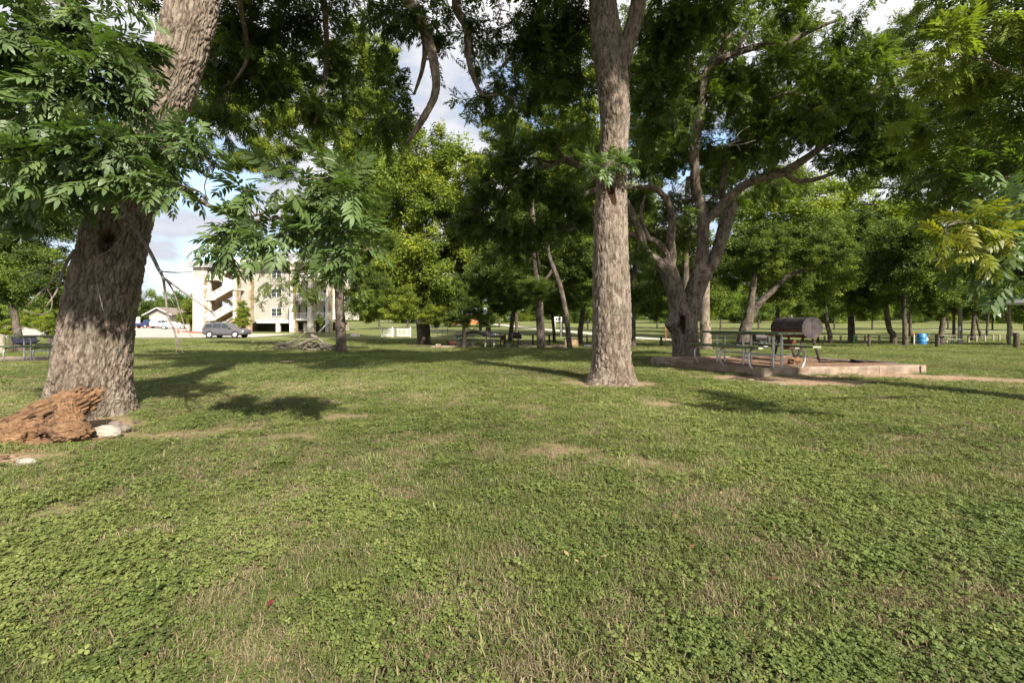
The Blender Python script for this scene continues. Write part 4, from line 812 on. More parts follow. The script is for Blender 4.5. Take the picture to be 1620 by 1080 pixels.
# lit trees behind the middle
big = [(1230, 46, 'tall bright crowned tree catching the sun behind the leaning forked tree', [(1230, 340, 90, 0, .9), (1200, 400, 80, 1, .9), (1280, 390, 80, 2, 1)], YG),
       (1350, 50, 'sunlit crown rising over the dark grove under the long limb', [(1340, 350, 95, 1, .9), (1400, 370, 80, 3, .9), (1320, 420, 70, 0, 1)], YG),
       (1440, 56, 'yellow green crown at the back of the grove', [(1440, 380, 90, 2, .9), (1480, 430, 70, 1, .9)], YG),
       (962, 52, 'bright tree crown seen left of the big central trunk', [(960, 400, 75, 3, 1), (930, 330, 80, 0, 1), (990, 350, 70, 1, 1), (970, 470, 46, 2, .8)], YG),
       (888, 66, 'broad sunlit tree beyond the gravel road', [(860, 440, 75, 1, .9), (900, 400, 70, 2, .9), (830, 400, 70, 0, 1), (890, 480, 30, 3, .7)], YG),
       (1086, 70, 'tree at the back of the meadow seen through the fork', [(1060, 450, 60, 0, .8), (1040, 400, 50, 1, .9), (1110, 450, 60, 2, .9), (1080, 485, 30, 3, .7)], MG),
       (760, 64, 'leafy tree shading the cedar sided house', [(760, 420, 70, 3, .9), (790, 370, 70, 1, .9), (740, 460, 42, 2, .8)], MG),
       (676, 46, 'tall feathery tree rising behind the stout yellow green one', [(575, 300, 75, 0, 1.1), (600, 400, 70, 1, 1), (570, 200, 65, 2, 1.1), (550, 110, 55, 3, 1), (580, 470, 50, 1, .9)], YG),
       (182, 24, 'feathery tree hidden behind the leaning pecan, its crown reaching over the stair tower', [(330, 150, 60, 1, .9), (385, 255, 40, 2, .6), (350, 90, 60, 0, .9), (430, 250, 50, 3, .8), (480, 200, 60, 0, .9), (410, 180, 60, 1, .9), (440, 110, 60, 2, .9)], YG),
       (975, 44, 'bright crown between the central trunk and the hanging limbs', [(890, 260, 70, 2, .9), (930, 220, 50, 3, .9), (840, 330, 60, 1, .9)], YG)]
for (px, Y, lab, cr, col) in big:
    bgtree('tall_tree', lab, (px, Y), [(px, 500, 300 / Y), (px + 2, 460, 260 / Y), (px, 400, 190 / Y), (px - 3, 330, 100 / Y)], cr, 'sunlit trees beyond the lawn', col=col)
for (px, Y, lab, cr, col) in [
    (1085, 25, 'tall tree directly behind the forked pecan filling the gap between its limbs', [(1020, 120, 60, 0, .9), (1090, 60, 60, 1, .9), (1160, 130, 55, 2, .9), (1210, 210, 55, 3, .9), (1130, 270, 55, 0, .9), (1040, 250, 55, 1, .9), (1000, 330, 50, 2, .9), (1250, 60, 60, 3, .9), (1290, 160, 60, 1, .9), (1060, 380, 50, 3, .9), (1240, 290, 46, 0, .8)], MG),
    (1700, 24, 'tall spreading tree whose crown fills the upper right corner behind the near leaves', [(1380, 120, 60, 0, .9), (1450, 60, 60, 1, .9), (1500, 170, 75, 2, .9), (1590, 90, 80, 3, .9), (1570, 240, 80, 0, .9), (1470, 270, 60, 1, .9), (1600, 340, 70, 2, .9), (1380, 220, 55, 3, .9), (1500, 340, 55, 1, .9)], MG),
    (966, 30, 'tall tree hidden behind the central trunk, crown showing on both sides of it', [(900, 170, 60, 1, .9), (860, 110, 55, 2, .9), (930, 90, 60, 3, .9), (800, 210, 50, 0, .8), (790, 260, 55, 2, .9), (1010, 190, 50, 1, .9), (880, 250, 60, 3, .9), (940, 330, 60, 0, .9)], YG),
    (672, 37, 'tall thin crowned tree left of the hanging limbs', [(600, 90, 45, 2, 1), (590, 180, 50, 0, 1), (530, 230, 50, 1, 1), (560, 60, 30, 3, 1)], YG)]:
    bgtree('tall_tree', lab, (px, Y), [(px, 520, 12), (px, 460, 11), (px, 380, 9), (px + (3 if px < 1200 else -60), 280, 6)] if px != 672 else [(672, 520, 7), (670, 460, 6), (664, 380, 5), (650, 300, 4)], cr, 'tall trees over the lawn', col=col)
# trees round the building
bgtree('bushy_tree', 'round bushy tree growing at the corner of the stair tower', (302, 73), [(302, 515, 4), (302, 500, 3)], [(303, 497, 24, 0, .95), (292, 503, 14, 1, .8), (314, 502, 14, 2, .8), (300, 484, 14, 3, .9)], col=YG)
bgtree('young_tree', 'young conical tree beside the front of the parked SUV', (383, 66), [(383, 515, 3), (383, 495, 2)], [(383, 508, 18, 1, .8), (384, 493, 14, 2, .9), (384, 482, 9, 3, 1)], col=YG)
far = [(190, 128, 462), (222, 122, 455), (255, 126, 462), (285, 132, 458), (318, 125, 465), (150, 130, 455), (110, 124, 460), (60, 128, 455), (20, 120, 460), (-40, 120, 450)]
for i, (px, Y, top) in enumerate(far):
    r = (520 - top) / 1.8
    bgtree('far_tree', ['green tree furthest right behind the garage'] [0] if i == 4 else 'distant tree behind the parking lot, ' + ['half hidden by the leaning pecan', 'above the white panel fence', 'above the ridge of the low garage', 'above the roof of the second garage', '', 'just left of the leaning pecan', 'seen past the bare twigs on the leaning pecan', 'beyond the shaded picnic table', 'beyond the dark fence post', 'at the left edge behind the fence post'][i], (px, Y), [(px, 505, 3), (px, 495, 3)], [(px, top + r, r * 1.15, i % 4, 1), (px + 8, top + r + 8, r * .8, (i + 1) % 4, .9, 3)], 'treeline behind the parking lot', col=(1.0, 1.1, 1.0))
for i, (px, Y, cy, r) in enumerate([(600, 88, 480, 26), (645, 92, 486, 24), (690, 96, 476, 28), (790, 100, 480, 26), (850, 92, 484, 26), (930, 90, 480, 28), (1000, 86, 482, 26), (1040, 92, 474, 32), (1100, 88, 478, 30), (1140, 84, 476, 32), (1200, 86, 472, 34), (1260, 84, 476, 32), (1320, 84, 478, 32), (1380, 86, 480, 32), (1440, 86, 482, 30), (1500, 84, 480, 32), (1570, 84, 484, 30), (1620, 80, 480, 34)]):
    bgtree('meadow_tree', 'low crowned tree across the meadow, seen beyond ' + ['the white pen', 'the stout yellow green tree', 'the wire fence', 'the offset smoker', 'the mottled trunk', 'the tan cabinet', 'the central trunk, just right of it', 'the orange marker post', 'the forked pecan', 'the left end of the picnic table', 'the trailer grill', 'the barrel smoker', 'the lone pale post', 'the first dark bollard', 'the standpipe', 'the far picnic table', 'the posts right of the lamp pole', 'the shelter roof'][i], (px, Y), [(px, 512, 3), (px, 500, 2.5)], [(px, cy, r, i % 4, .9), (px + r * .8, cy - 14, r, (i + 1) % 4, .9, 2)], 'trees along the far side of the meadow', col=(1.35, 1.4, .95) if i % 2 else (1.1, 1.15, .9))
xs_far = list(range(560, 1680, 44))
for i, px in enumerate(xs_far):
    Y = 165 + 30 * math.sin(i * 2.1); top = 455 + 14 * math.sin(i * 1.3 + 1)
    r = (508 - top) / 1.7
    bgtree('far_tree', 'distant tree of the belt closing off the meadow', (px, Y), [(px, 500, 2.5), (px, 490, 2)], [(px, top + r, r * 1.2, i % 4, 1), (px + 20, top + r + 5, r, (i + 2) % 4, .9, 6)], 'tree belt beyond the meadow', col=(1.1, 1.15, .95) if i % 3 else YG)


# ================================================================== concrete picnic pad, table, barrel smoker
PA, PB, PC = np.array([3.84, 12.6]), np.array([5.18, 9.47]), np.array([9.24, 10.15]); PD = PA + (PC - PB) + np.array([.2, .2])
pad = thing('picnic_pad', 'raised concrete curb filled with reddish gravel under the green picnic table', 'concrete pad', (5.18, 9.47, 0))
def curb(a, b, h=.175, w=.17, ext=0, z0=-.08):
    a = np.array(a); b = np.array(b); d = (b - a) / np.linalg.norm(b - a); n = np.array([-d[1], d[0]]); m = max(3, int(np.linalg.norm(b - a) / .12)); V = []; Q = []
    for i in range(m + 1):
        p = a + (b - a) * i / m
        e = (fbm(np.array([[p[0] * 3, p[1] * 3, k * 2.3] for k in range(4)]), 3, 4) - .5) * .035
        for (o_, z, k) in ((0, z0, 0), (.004, h - .02, 1), (.02, h, 2), (w - .02, h, 3), (w, h - .02, 2), (w, z0, 0)):
            q = p + n * (o_ + e[k] * .6); V.append((q[0], q[1], z + (e[(k + 1) % 4] * .6 if z > 0 else 0)))
    for i in range(m):
        for k in range(5): Q.append((i * 6 + k, (i + 1) * 6 + k, (i + 1) * 6 + k + 1, i * 6 + k + 1))
    g = G(); g.add(V, Q + [tuple(range(6)), tuple(range(m * 6, m * 6 + 6))[::-1]]); return g
def lerp2(a, b, t): return a + (b - a) * t
for a, b in [(PB, lerp2(PB, PC, .70)), (lerp2(PB, PC, .703), PC), (PC, lerp2(PC, PD, .5)), (lerp2(PC, PD, .503), PD), (PD, lerp2(PD, PA, .5)), (lerp2(PD, PA, .503), PA), (PA, lerp2(PA, PB, .46)), (lerp2(PA, PB, .463), lerp2(PA, PB, .93)), (lerp2(PA, PB, .932), PB + np.array([.0, 0]))]:
    part('curb_block', curb(a, b), M['conc'], pad)
cg = (PA + PB + PC + PD) / 4; fx = []; fq = []; nn = 26
for i in range(nn + 1):
    for j in range(nn + 1):
        p = lerp2(lerp2(PB, PC, i / nn), lerp2(PA, PD, i / nn), j / nn); p = cg + (p - cg) * .985
        fx.append((p[0], p[1], .145 + .03 * float(vnoise(np.array([p[0] * 4, p[1] * 4, 0])))))
for i in range(nn):
    for j in range(nn): a = i * (nn + 1) + j; fq.append((a, a + nn + 1, a + nn + 2, a + 1))
fill = part('gravel_fill', mesh_np('gravel_fill', fx, quads=fq), M['reddirt'], pad)

def picnic_table(loc, rotz, label, sup=(-.8, 0, .8), L=2.2):
    t = thing('picnic_table', label, 'picnic table', loc, rotz=rotz)
    lo = dict(world=False)
    for k in (-1, 0, 1):
        g = G().box(k * .223 - .108, k * .223 + .108, -L / 2, L / 2, .71, .76, .008); part('plank', g, M['greenplank'], t, **lo)
        for e in (-1, 1): part('plank_end', G().box(k * .223 - .104, k * .223 + .104, e * L / 2 - .001, e * (L / 2 + .012), .713, .757, .004), M['greenend'], t, **lo)
    for s_ in (-1, 1):
        part('bench_plank', G().box(s_ * .74 - .125, s_ * .74 + .125, -L / 2, L / 2, .42, .465, .008), M['greenplank'], t, **lo)
        for e in (-1, 1): part('plank_end', G().box(s_ * .74 - .12, s_ * .74 + .12, e * L / 2 - .001, e * (L / 2 + .012), .423, .462, .004), M['greenend'], t, **lo)
    for y in sup:
        for x in (-.115, .115): part('leg', G().tube([(x, y, 0), (x, y, .70)], .024, 12), M['galv'], t, smooth=True, **lo)
        part('crosspiece', G().box(-.32, .32, y - .025, y + .025, .685, .709, .004), M['tanwood'], t, **lo)
        for s_ in (-1, 1):
            pts = [(s_ * .70, y, 0), (s_ * .745, y, .05), (s_ * .775, y, .12), (s_ * .785, y, .22), (s_ * .775, y, .30), (s_ * .745, y, .36), (s_ * .69, y, .395), (s_ * .60, y, .40), (s_ * .48, y, .40)]
            part('bench_hoop', G().tube(pts, .021, 10), M['galv'], t, smooth=True, **lo)
    for s_ in (-1, 1): part('rail', G().tube([(s_ * .10, sup[0] - .05, .26), (s_ * .10, sup[-1], .26)], .014, 8), M['galv'], t, smooth=True, **lo)
    part('rail', G().tube([(-.5, sup[0], .30), (.5, sup[0], .30)], .015, 8), M['galv'], t, smooth=True, **lo) if False else None
    return t
picnic_table((5.40, 10.45, .165), R(18.5), 'green plank picnic table with curved steel pipe legs on the reddish gravel pad')

sm = thing('barrel_smoker', 'large dark barrel smoker with rusty underside on legs behind the picnic table', 'barbecue smoker', (7.1, 11.4, .15), rotz=R(2.5))
def halfcyl(r, L, a0, a1, n=18, inset=0):
    V = []; Fc = []
    for y in (-L / 2, L / 2):
        for k in range(n + 1):
            a = a0 + (a1 - a0) * k / n; V.append((r * math.cos(a), y, .85 + r * math.sin(a)))
    for k in range(n): Fc.append((k, k + 1, n + 2 + k, n + 1 + k))
    g = G(); g.add(V, Fc)
    for y, o in ((-L / 2, 0), (L / 2, n + 1)): g.add([V[o + k] for k in range(n + 1)], [tuple(range(n + 1)) if y > 0 else tuple(range(n + 1))[::-1]])
    return g
part('barrel_bottom', halfcyl(.248, 1.18, math.pi * 1.01, math.pi * 1.99), M['rust'], sm, smooth=True, world=False)
part('lid', halfcyl(.255, 1.19, math.pi * -.03, math.pi * 1.03), M['blacksteel'], sm, smooth=True, world=False)
for e in (-1, 1):
    part('end_cap', G().lathe([(.0, e * .602), (.242, e * .602), (.248, e * .592)], (0, 0, .85), 30, 'y'), M['blacksteel'], sm, smooth=False, world=False)
    g = G(); g.lathe([(.243, e * .588), (.260, e * .588), (.260, e * .606), (.243, e * .606)], (0, 0, .85), 30, 'y'); part('rim_band', g, M['blacksteel'], sm, smooth=True, world=False)
part('latch_bar', G().box(-.012, .012, -.612, -.604, .60, 1.08), M['blacksteel'], sm, world=False); part('hinge_bar', G().box(-.02, .24, -.614, -.604, .835, .855), M['blacksteel'], sm, world=False)
part('handle', G().tube([(-.12, .05, 1.08), (-.16, .05, 1.14), (-.16, .30, 1.14), (-.12, .30, 1.08)], .012, 8), M['blacksteel'], sm, smooth=True, world=False)
part('vent', G().tube([(-.02, .12, 1.09), (-.03, .12, 1.17)], [.035, .02], 10), M['dead'], sm, world=False)
for y in (-.45, .45):
    for s_ in (-1, 1): part('leg', G().tube([(s_ * .12, y, .62), (s_ * .30, y - .02, 0)], .03, 6), M['blacksteel'], sm, world=False)
    part('leg_brace', G().tube([(-.26, y, .14), (.26, y, .14)], .016, 6), M['blacksteel'], sm, world=False)
part('leg_brace', G().tube([(.27, -.45, .12), (.27, .45, .12)], .016, 6), M['blacksteel'], sm, world=False)
part('firewood_shelf', G().box(-.16, .16, .2, .24, .3, .55, .01), M['rust'], sm, world=False)

def noisy_rock(c, r, seed, sub=4, amp=.25, squash=1, rotz=0, freq=2.2, fib=None):
    bm = bmesh.new(); bmesh.ops.create_icosphere(bm, subdivisions=sub, radius=1); V = np.array([v.co[:] for v in bm.verts]); Fc = [[v.index for v in f.verts] for f in bm.faces]; bm.free()
    n = (fbm(V * freq + seed * 7.1, 4, seed) - .5) * 2 * amp
    f1, f2_ = worley(V * 1.6 + seed * 3, seed); V = V * (1 + n + (.25 * amp * (f1 - .5)))[:, None]
    if fib is not None:
        q = V * fib[0]; V = V * (1 + (fbm(q + seed, 4, seed + 9) - .5) * fib[1])[:, None]
        f1, f2_ = worley(V * fib[0] * .45, seed + 2); V = V * (1 - np.clip(.35 - (f2_ - f1), 0, 1) * fib[1] * .5)[:, None]
    V = V * np.asarray(r); c_, s_ = math.cos(rotz), math.sin(rotz); V = np.stack([V[:, 0] * c_ - V[:, 1] * s_, V[:, 0] * s_ + V[:, 1] * c_, V[:, 2]], 1) + np.asarray(c)
    return mesh_np('rock', V, tris=np.array(Fc), smooth=True)
def rock(name, px, py, Y, r, seed, mat, label, cat='rock', **k):
    p = at(px, py, Y); p[2] = ground_at(p[0], p[1]) + k.pop('lift', r[2] * .45)
    return solo(name, noisy_rock(p, r, seed, **k), mat, label, cat, loc=(p[0], p[1], p[2] - r[2] * .45))
# rotten wood: a log half, its spilled flank and a loose chunk
lg = thing('rotten_log', 'big crumbling orange brown piece of rotten wood leaning against the foot of the leaning pecan', 'rotten log', (-4.75, 4.35, 0))
def tilt_mesh(me, c, rot):
    m = Matrix.Translation(c) @ Euler(rot).to_matrix().to_4x4() @ Matrix.Translation([-x for x in c]); me.transform(m); return me
c1 = (-4.72, 4.58, .14)
part('heartwood', tilt_mesh(noisy_rock(c1, (.56, .19, .17), 3, 6, .20, rotz=0, fib=((4, 10, 10), .42)), c1, (0, R(-27), R(10))), M['rot'], lg)
c2 = (-4.72, 4.28, .03)
part('crumbled_flank', tilt_mesh(noisy_rock(c2, (.36, .20, .15), 5, 6, .3, fib=((9, 9, 3), .5)), c2, (R(20), R(-12), R(20))), M['rot'], lg)
c3 = (-4.36, 4.48, .15)
part('splintered_edge', tilt_mesh(noisy_rock(c3, (.10, .12, .22), 8, 5, .3, fib=((9, 9, 2.4), .6)), c3, (R(-10), R(-18), 0)), M['rot'], lg)
rs = np.random.default_rng(12)
for k in range(46):
    a = rs.uniform(-.48, .34); px_s = -4.78 + a; zt = .16 - (a) * -.32 + rs.uniform(-.05, .10); L_ = rs.uniform(.05, .16); w_ = rs.uniform(.004, .014); y_ = 4.42 + rs.uniform(-.12, .18)
    d_ = np.array([math.cos(.45), rs.uniform(-.25, .25), math.sin(.45)]) * L_; c_ = np.array([px_s, y_, max(zt, .04)])
    part('splinter', G().tube([c_ - d_ / 2, c_, c_ + d_ / 2], [w_, w_ * 1.2, w_ * .2], 4), M['rot'], lg)
cr_ = G()
for k in range(260):
    x_, y_ = -4.45 + rs.normal() * .38, 4.18 + rs.normal() * .16; q = rs.uniform(.006, .022); z_ = ground_at(x_, y_) + q * .3; cr_.box(x_ - q * 1.4, x_ + q * 1.4, y_ - q * .6, y_ + q * .6, z_ - q * .3, z_ + q * .5)
part('wood_crumbs', cr_, M['rot'], lg)['kind'] = 'stuff'
rock('rotten_wood_chunk', 112, 690, 4.25, (.21, .13, .10), 6, M['rot'], 'smaller rotten wood chunk lying between the big one and the white rock', 'wood chunk', sub=5, amp=.25, rotz=R(-12), fib=((3, 10, 10), .5), lift=.085)
rock('white_rock', 165, 688, 4.42, (.135, .09, .075), 11, M['rock_w'], 'white limestone rock at the foot of the leaning pecan', sub=4, amp=.22, rotz=R(15))
rock('flat_rock', 137, 684, 4.45, (.09, .045, .04), 12, M['rock_w'], 'flat buff stone wedged against the left side of the white rock', sub=3)
rock('grey_rock', 182, 672, 4.75, (.065, .05, .06), 13, M['rock_g'], 'rounded grey brown rock touching the pecan roots, taller of the two', sub=3)
rock('grey_rock', 197, 675, 4.65, (.055, .045, .05), 14, M['rock_g'], 'small grey brown rock just right of the taller one', sub=3)
rock('pale_rock', 43, 738, 3.55, (.075, .045, .035), 15, M['rock_w'], 'pale stone half sunk in clover in front of the rotten wood', sub=4)
for i, (px, py, Y, s) in enumerate([(1187, 605, 8.75, .05), (1236, 613, 8.0, .06)]):
    rock('limestone_chip', px, py, Y, (s * 1.4, s, s * .35), 30 + i, M['rock_w'], ['flat white stone chip in the bare dirt at the corner of the pad', 'white stone chip in the grass edge below the picnic pad'][i], sub=3)
p = at(1256, 570, 11.0)
rock('root_ball', 1258, 570, 10.6, (.16, .13, .10), 40, M['rot'], 'twisted weathered root lying on the gravel under the smoker', 'root', sub=5, amp=.5, fib=((5, 5, 5), .5), lift=.24)
for i, (px, Y, w, l, rz) in enumerate([(1330, 11.2, .3, 1.1, .2), (1380, 11.0, .2, .9, -.1)]):
    x = X_(px, Y); g = G().box(-l / 2, l / 2, -w / 2, w / 2, 0, .03, .008); o = solo('charred_board', g, M['blacksteel'], ['wide charred board lying on the gravel right of the smoker', 'narrow charred board at the back edge of the pad'][i], 'board'); o.location = (x, Y, .185); o.rotation_euler = (0, R(3), rz)
# seedlings by the trunk
for i, (px, py, Y, s, lab) in enumerate([(132, 664, 4.75, .16, 'leafy green seedling between the pecan roots and the rotten wood'), (168, 650, 4.85, .13, 'small two leaved seedling against the foot of the leaning pecan'), (212, 660, 5.0, .07, 'tiny weed right of the grey rocks')]):
    b = base_at(px, Y); sp = thing('seedling', lab, 'seedling', b); n = [7, 3, 5][i]
    part('stem', G().tube([(b[0], b[1], b[2]), (b[0] + .01, b[1], b[2] + s)], .003, 5), M['twig'], sp)
    for k in range(n):
        a = 2.4 * k; tv, tt = HI[k % 4]
        ln = s * .8; d = Vector((math.cos(a), math.sin(a), .25)).normalized(); sd_ = Vector((-math.sin(a), math.cos(a), 0)); up = d.cross(sd_)
        o0 = Vector((b[0], b[1], b[2] + s * (.5 + .5 * k / n))); V = [o0, o0 + d * ln * .35 + sd_ * ln * .22, o0 + d * ln * .35 - sd_ * ln * .22, o0 + d * ln * .75 + sd_ * ln * .15 - up * 0, o0 + d * ln * .75 - sd_ * ln * .15, o0 + d * ln - Vector((0, 0, ln * .15))]
        me = mesh_np('leaf', [v[:] for v in V], tris=[(0, 2, 1), (1, 2, 4), (1, 4, 3), (3, 4, 5)], attrs={'tone': [.75] * 6}, smooth=False); o = part('leaf', me, M['leaf_near'], sp); o.color = (1.5, 1.6, 1.3, 1)

# ================================================================== small litter on the lawn
def stick(name, rows, label, mat='dead', cat='stick'):
    P = []
    for (px, py, r) in rows:
        Y = CAM_H * F / (py - 512); x = X_(px, Y); P.append((x, Y, ground_at(x, Y) + .02, r))
    g = G().tube([p[:3] for p in P], [p[3] for p in P], 7); return solo(name, g, M[mat], label, cat, loc=P[0][:3], smooth=True)
stick('fallen_stick', [(190, 577, .012), (205, 576, .02), (222, 575, .025), (238, 580, .012)], 'pale bent stick on the grass just right of the leaning pecan')
stick('fallen_stick', [(40, 583, .008), (60, 580, .014), (76, 580, .01)], 'thin pale stick on the grass left of the leaning pecan')
stick('fallen_stick', [(225, 644, .004), (240, 643, .006), (258, 643, .004)], 'short straight twig lying right of the pecan roots')
b = np.array([X_(462, 16), 16, 0]); o = solo('leaf_litter_clump', noisy_rock((X_(454, 12.8), 12.8, .03), (.20, .09, .035), 61, 4, .4), M['darkwood'], 'dark reddish clump of dead leaves on the shaded lawn', 'leaf litter')
for i, (px, py, lab, c) in enumerate([(468, 783, 'bright green broad leaf lying on the lawn at left', (.14, .22, .02)), (427, 968, 'small red fallen leaf in the lower left lawn', (.10, .012, .01)), (1225, 927, 'reddish dry leaf on the clover at lower right', (.25, .07, .035)), (1290, 937, 'brown dry leaf to the right of the reddish one', (.16, .10, .06))]):
    Y = CAM_H * F / (py - 512); x = X_(px, Y); z = ground_at(x, Y) + .035; s = .022; a = i * 1.7
    V = [(-s, 0, 0), (-s * .2, s * .38, .006), (-s * .2, -s * .38, .006), (s * .5, s * .28, .012), (s * .5, -s * .28, .012), (s, 0, .0)]
    g = G().add(V, [(0, 2, 1), (1, 2, 4, 3), (3, 4, 5)]); m = simple('fallen_leaf_colour', c, .7); o = solo('fallen_leaf', g, m, lab, 'leaf'); o.location = (x, Y, z); o.rotation_euler = (.2, .15, a)

# ================================================================== brush pile and fallen bough
Yb = 21.5
bp = thing('brush_pile', 'pile of cut grey branches lying left of the slim dark trunk', 'brush pile', base_at(485, Yb)); gb = bp.location.z
rb = random.Random(4)
def zz(p): return p
for k in range(34):
    x0 = X_(rb.uniform(440, 525), Yb); y0 = Yb + rb.uniform(-.5, .7); a = rb.uniform(-.5, .5) + (math.pi if rb.random() < .5 else 0); L = rb.uniform(.5, 1.9); h = rb.uniform(.02, .35)
    pts = []; 
    for j in range(5):
        f = j / 4; pts.append((x0 + math.cos(a) * L * f + rb.uniform(-.05, .05), y0 + math.sin(a) * L * f * .5, max(gb + .02, gb + h + math.sin(f * 3) * rb.uniform(.0, .35) - .1 * f)))
    r0 = rb.uniform(.012, .045); part('branch', G().tube(pts, [r0, r0 * .85, r0 * .7, r0 * .5, r0 * .2], 6), M['dead'] if k % 3 else M['twig'], bp)
for rows, r in (([(440, 546), (458, 542), (470, 537), (478, 530), (486, 524)], .05), ([(492, 530), (503, 535), (510, 541), (514, 548)], .07), ([(474, 545), (488, 538), (500, 535)], .06)):
    part('bough', G().tube([at(a, b_, Yb - .4) for a, b_ in rows], [r, r, r * .9, r * .7, r * .5][:len(rows)], 8), M['dead'], bp)
for rows, r in (([(500, 515), (490, 520), (466, 528)], .02), ([(495, 518), (482, 519), (474, 523)], .015)):
    part('branch', G().tube([at(a, b_, Yb) for a, b_ in rows], r, 6), M['dead'], bp)
Yf = 37
fb = thing('fallen_bough', 'long arched grey bough fallen on the grass behind the black smokers', 'fallen branch', base_at(750, Yf))
part('limb', G().tube([at(a, b_, Yf) for a, b_ in ((722, 533), (733, 529), (742, 526), (754, 524.5), (763, 527), (770, 531))], [.08, .12, .14, .15, .16, .16], 8), M['dead'], fb, smooth=True)
for a in (((735, 528), (728, 524), (722, 526)), ((742, 526), (750, 520), (760, 519)), ((750, 525), (742, 520), (736, 523)), ((733, 529), (727, 531), (718, 530))):
    part('branch', G().tube([at(p[0], p[1], Yf) for p in a], [.06, .04, .02], 6), M['dead'], fb)

# ================================================================== centre cookout area
Yc = 29.0
def gY(px, Y): return base_at(px, Y)
ed = thing('timber_edging', 'low line of landscape timbers and stone edging the cookout area', 'edging', gY(780, Yc))
xs_e = [650, 690, 722, 760, 800, 838, 866, 898]
for a, b_ in zip(xs_e[:-1], xs_e[1:]):
    p, q = gY(a, Yc + .2 * math.sin(a)), gY(b_ - 1, Yc + .2 * math.sin(b_)); part('timber', G().tube([p + [0, 0, .05], q + [0, 0, .05]], .09, 6), M['darkwood'], ed)
pp = gY(706, 27.3); part('stone_slab', G().box(pp[0] - .9, pp[0] + .7, pp[1] - .15, pp[1] + .15, pp[2] - .02, pp[2] + .16, .03), M['conc'], ed); part('stone_slab', G().box(pp[0] - .62, pp[0] - .3, pp[1] - .2, pp[1] - .05, pp[2] + .03, pp[2] + .27, .03), M['conc'], ed)
grav = path_strip('gravel_bed', M['gravel'], [(X_(768, 30), 30), (X_(850, 30), 30)], 1.2, .02)
fp = thing('fire_bowl', 'round rusty fire bowl on short legs at the left end of the cookout area', 'fire pit', gY(715, 28)); c = fp.location
part('bowl', G().lathe([(.0, .18), (.22, .20), (.33, .32), (.36, .44), (.38, .45), (.33, .45), (.2, .36), (0, .32)], tuple(c), 18), M['rust'], fp, smooth=True)
for k in range(4):
    a = .6 + k * math.pi / 2; part('leg', G().tube([(c.x + .24 * math.cos(a), c.y + .24 * math.sin(a), c.z), (c.x + .2 * math.cos(a), c.y + .2 * math.sin(a), c.z + .28)], .03, 6), M['black'], fp)
part('grate', G().lathe([(.345, .452), (.36, .47), (.345, .48)], tuple(c), 18), M['black'], fp)
def simple_table(px, Y, wpx, label, legs=3, topm='darkwood', h=.72, legm='galv'):
    b = gY(px, Y); t = thing('park_table', label, 'table', b); w = wpx / F * Y
    for k in range(3): part('plank', G().box(b[0] - w / 2, b[0] + w / 2, b[1] - .36 + k * .25, b[1] - .13 + k * .25, b[2] + h - .04, b[2] + h, .006), M[topm], t)
    for s_ in (-1, 1): part('bench_plank', G().box(b[0] - w / 2, b[0] + w / 2, b[1] + s_ * .75 - .12, b[1] + s_ * .75 + .12, b[2] + .40, b[2] + .44, .006), M[topm], t)
    for i in range(legs):
        x = b[0] + (i / (legs - 1) - .5) * w * .8
        for yy in (-.12, .12): part('leg', G().tube([(x, b[1] + yy, b[2]), (x, b[1] + yy, b[2] + h - .04)], .025, 6), M[legm], t)
        part('bench_arm', G().tube([(x, b[1] - .72, b[2]), (x, b[1] - .78, b[2] + .2), (x, b[1] - .7, b[2] + .39), (x, b[1] + .7, b[2] + .39), (x, b[1] + .78, b[2] + .2), (x, b[1] + .72, b[2])], .022, 6), M[legm], t)
    return t
simple_table(737, 30.5, 28, 'dark low picnic table with pale legs right of the fire bowl', 3)
simple_table(775, 28.6, 16, 'small table with white legs in front of the upright smoker', 2, legm='white')
# upright smoker with horizontal chamber
sk_ = thing('offset_smoker', 'black offset smoker with a tall square cabinet and long horizontal barrel', 'barbecue smoker', gY(785, 29.6)); c = sk_.location
kx = lambda px: X_(px, 29.6); kz = lambda py: CAM_H - (py - 512) / F * 29.6
part('cabinet', G().box(kx(768.5), kx(776.5), 29.4, 29.9, kz(532.5), kz(518), .02), M['black'], sk_)
part('cabinet_door', G().box(kx(769.3), kx(775.7), 29.36, 29.395, kz(530), kz(520), .01), M['blacksteel'], sk_)
part('barrel', G().lathe([(0, kx(777)), (.17, kx(777)), (.17, kx(791.5)), (0, kx(791.5))], (0, 29.65, kz(530)), 18, 'x'), M['black'], sk_, smooth=True)
part('firebox', G().box(kx(791.8), kx(797.5), 29.45, 29.85, kz(537), kz(530.5), .02), M['rust'], sk_)
part('thermometer', G().lathe([(.05, 0), (.05, .02), (0, .02)], (kx(784), 29.46, kz(528.3)), 12, 'y'), M['galv'], sk_)
for px in (769.5, 775.5, 792, 797): part('leg', G().tube([(kx(px), 29.65, c.z), (kx(px), 29.65, kz(532))], .03, 6), M['black'], sk_)
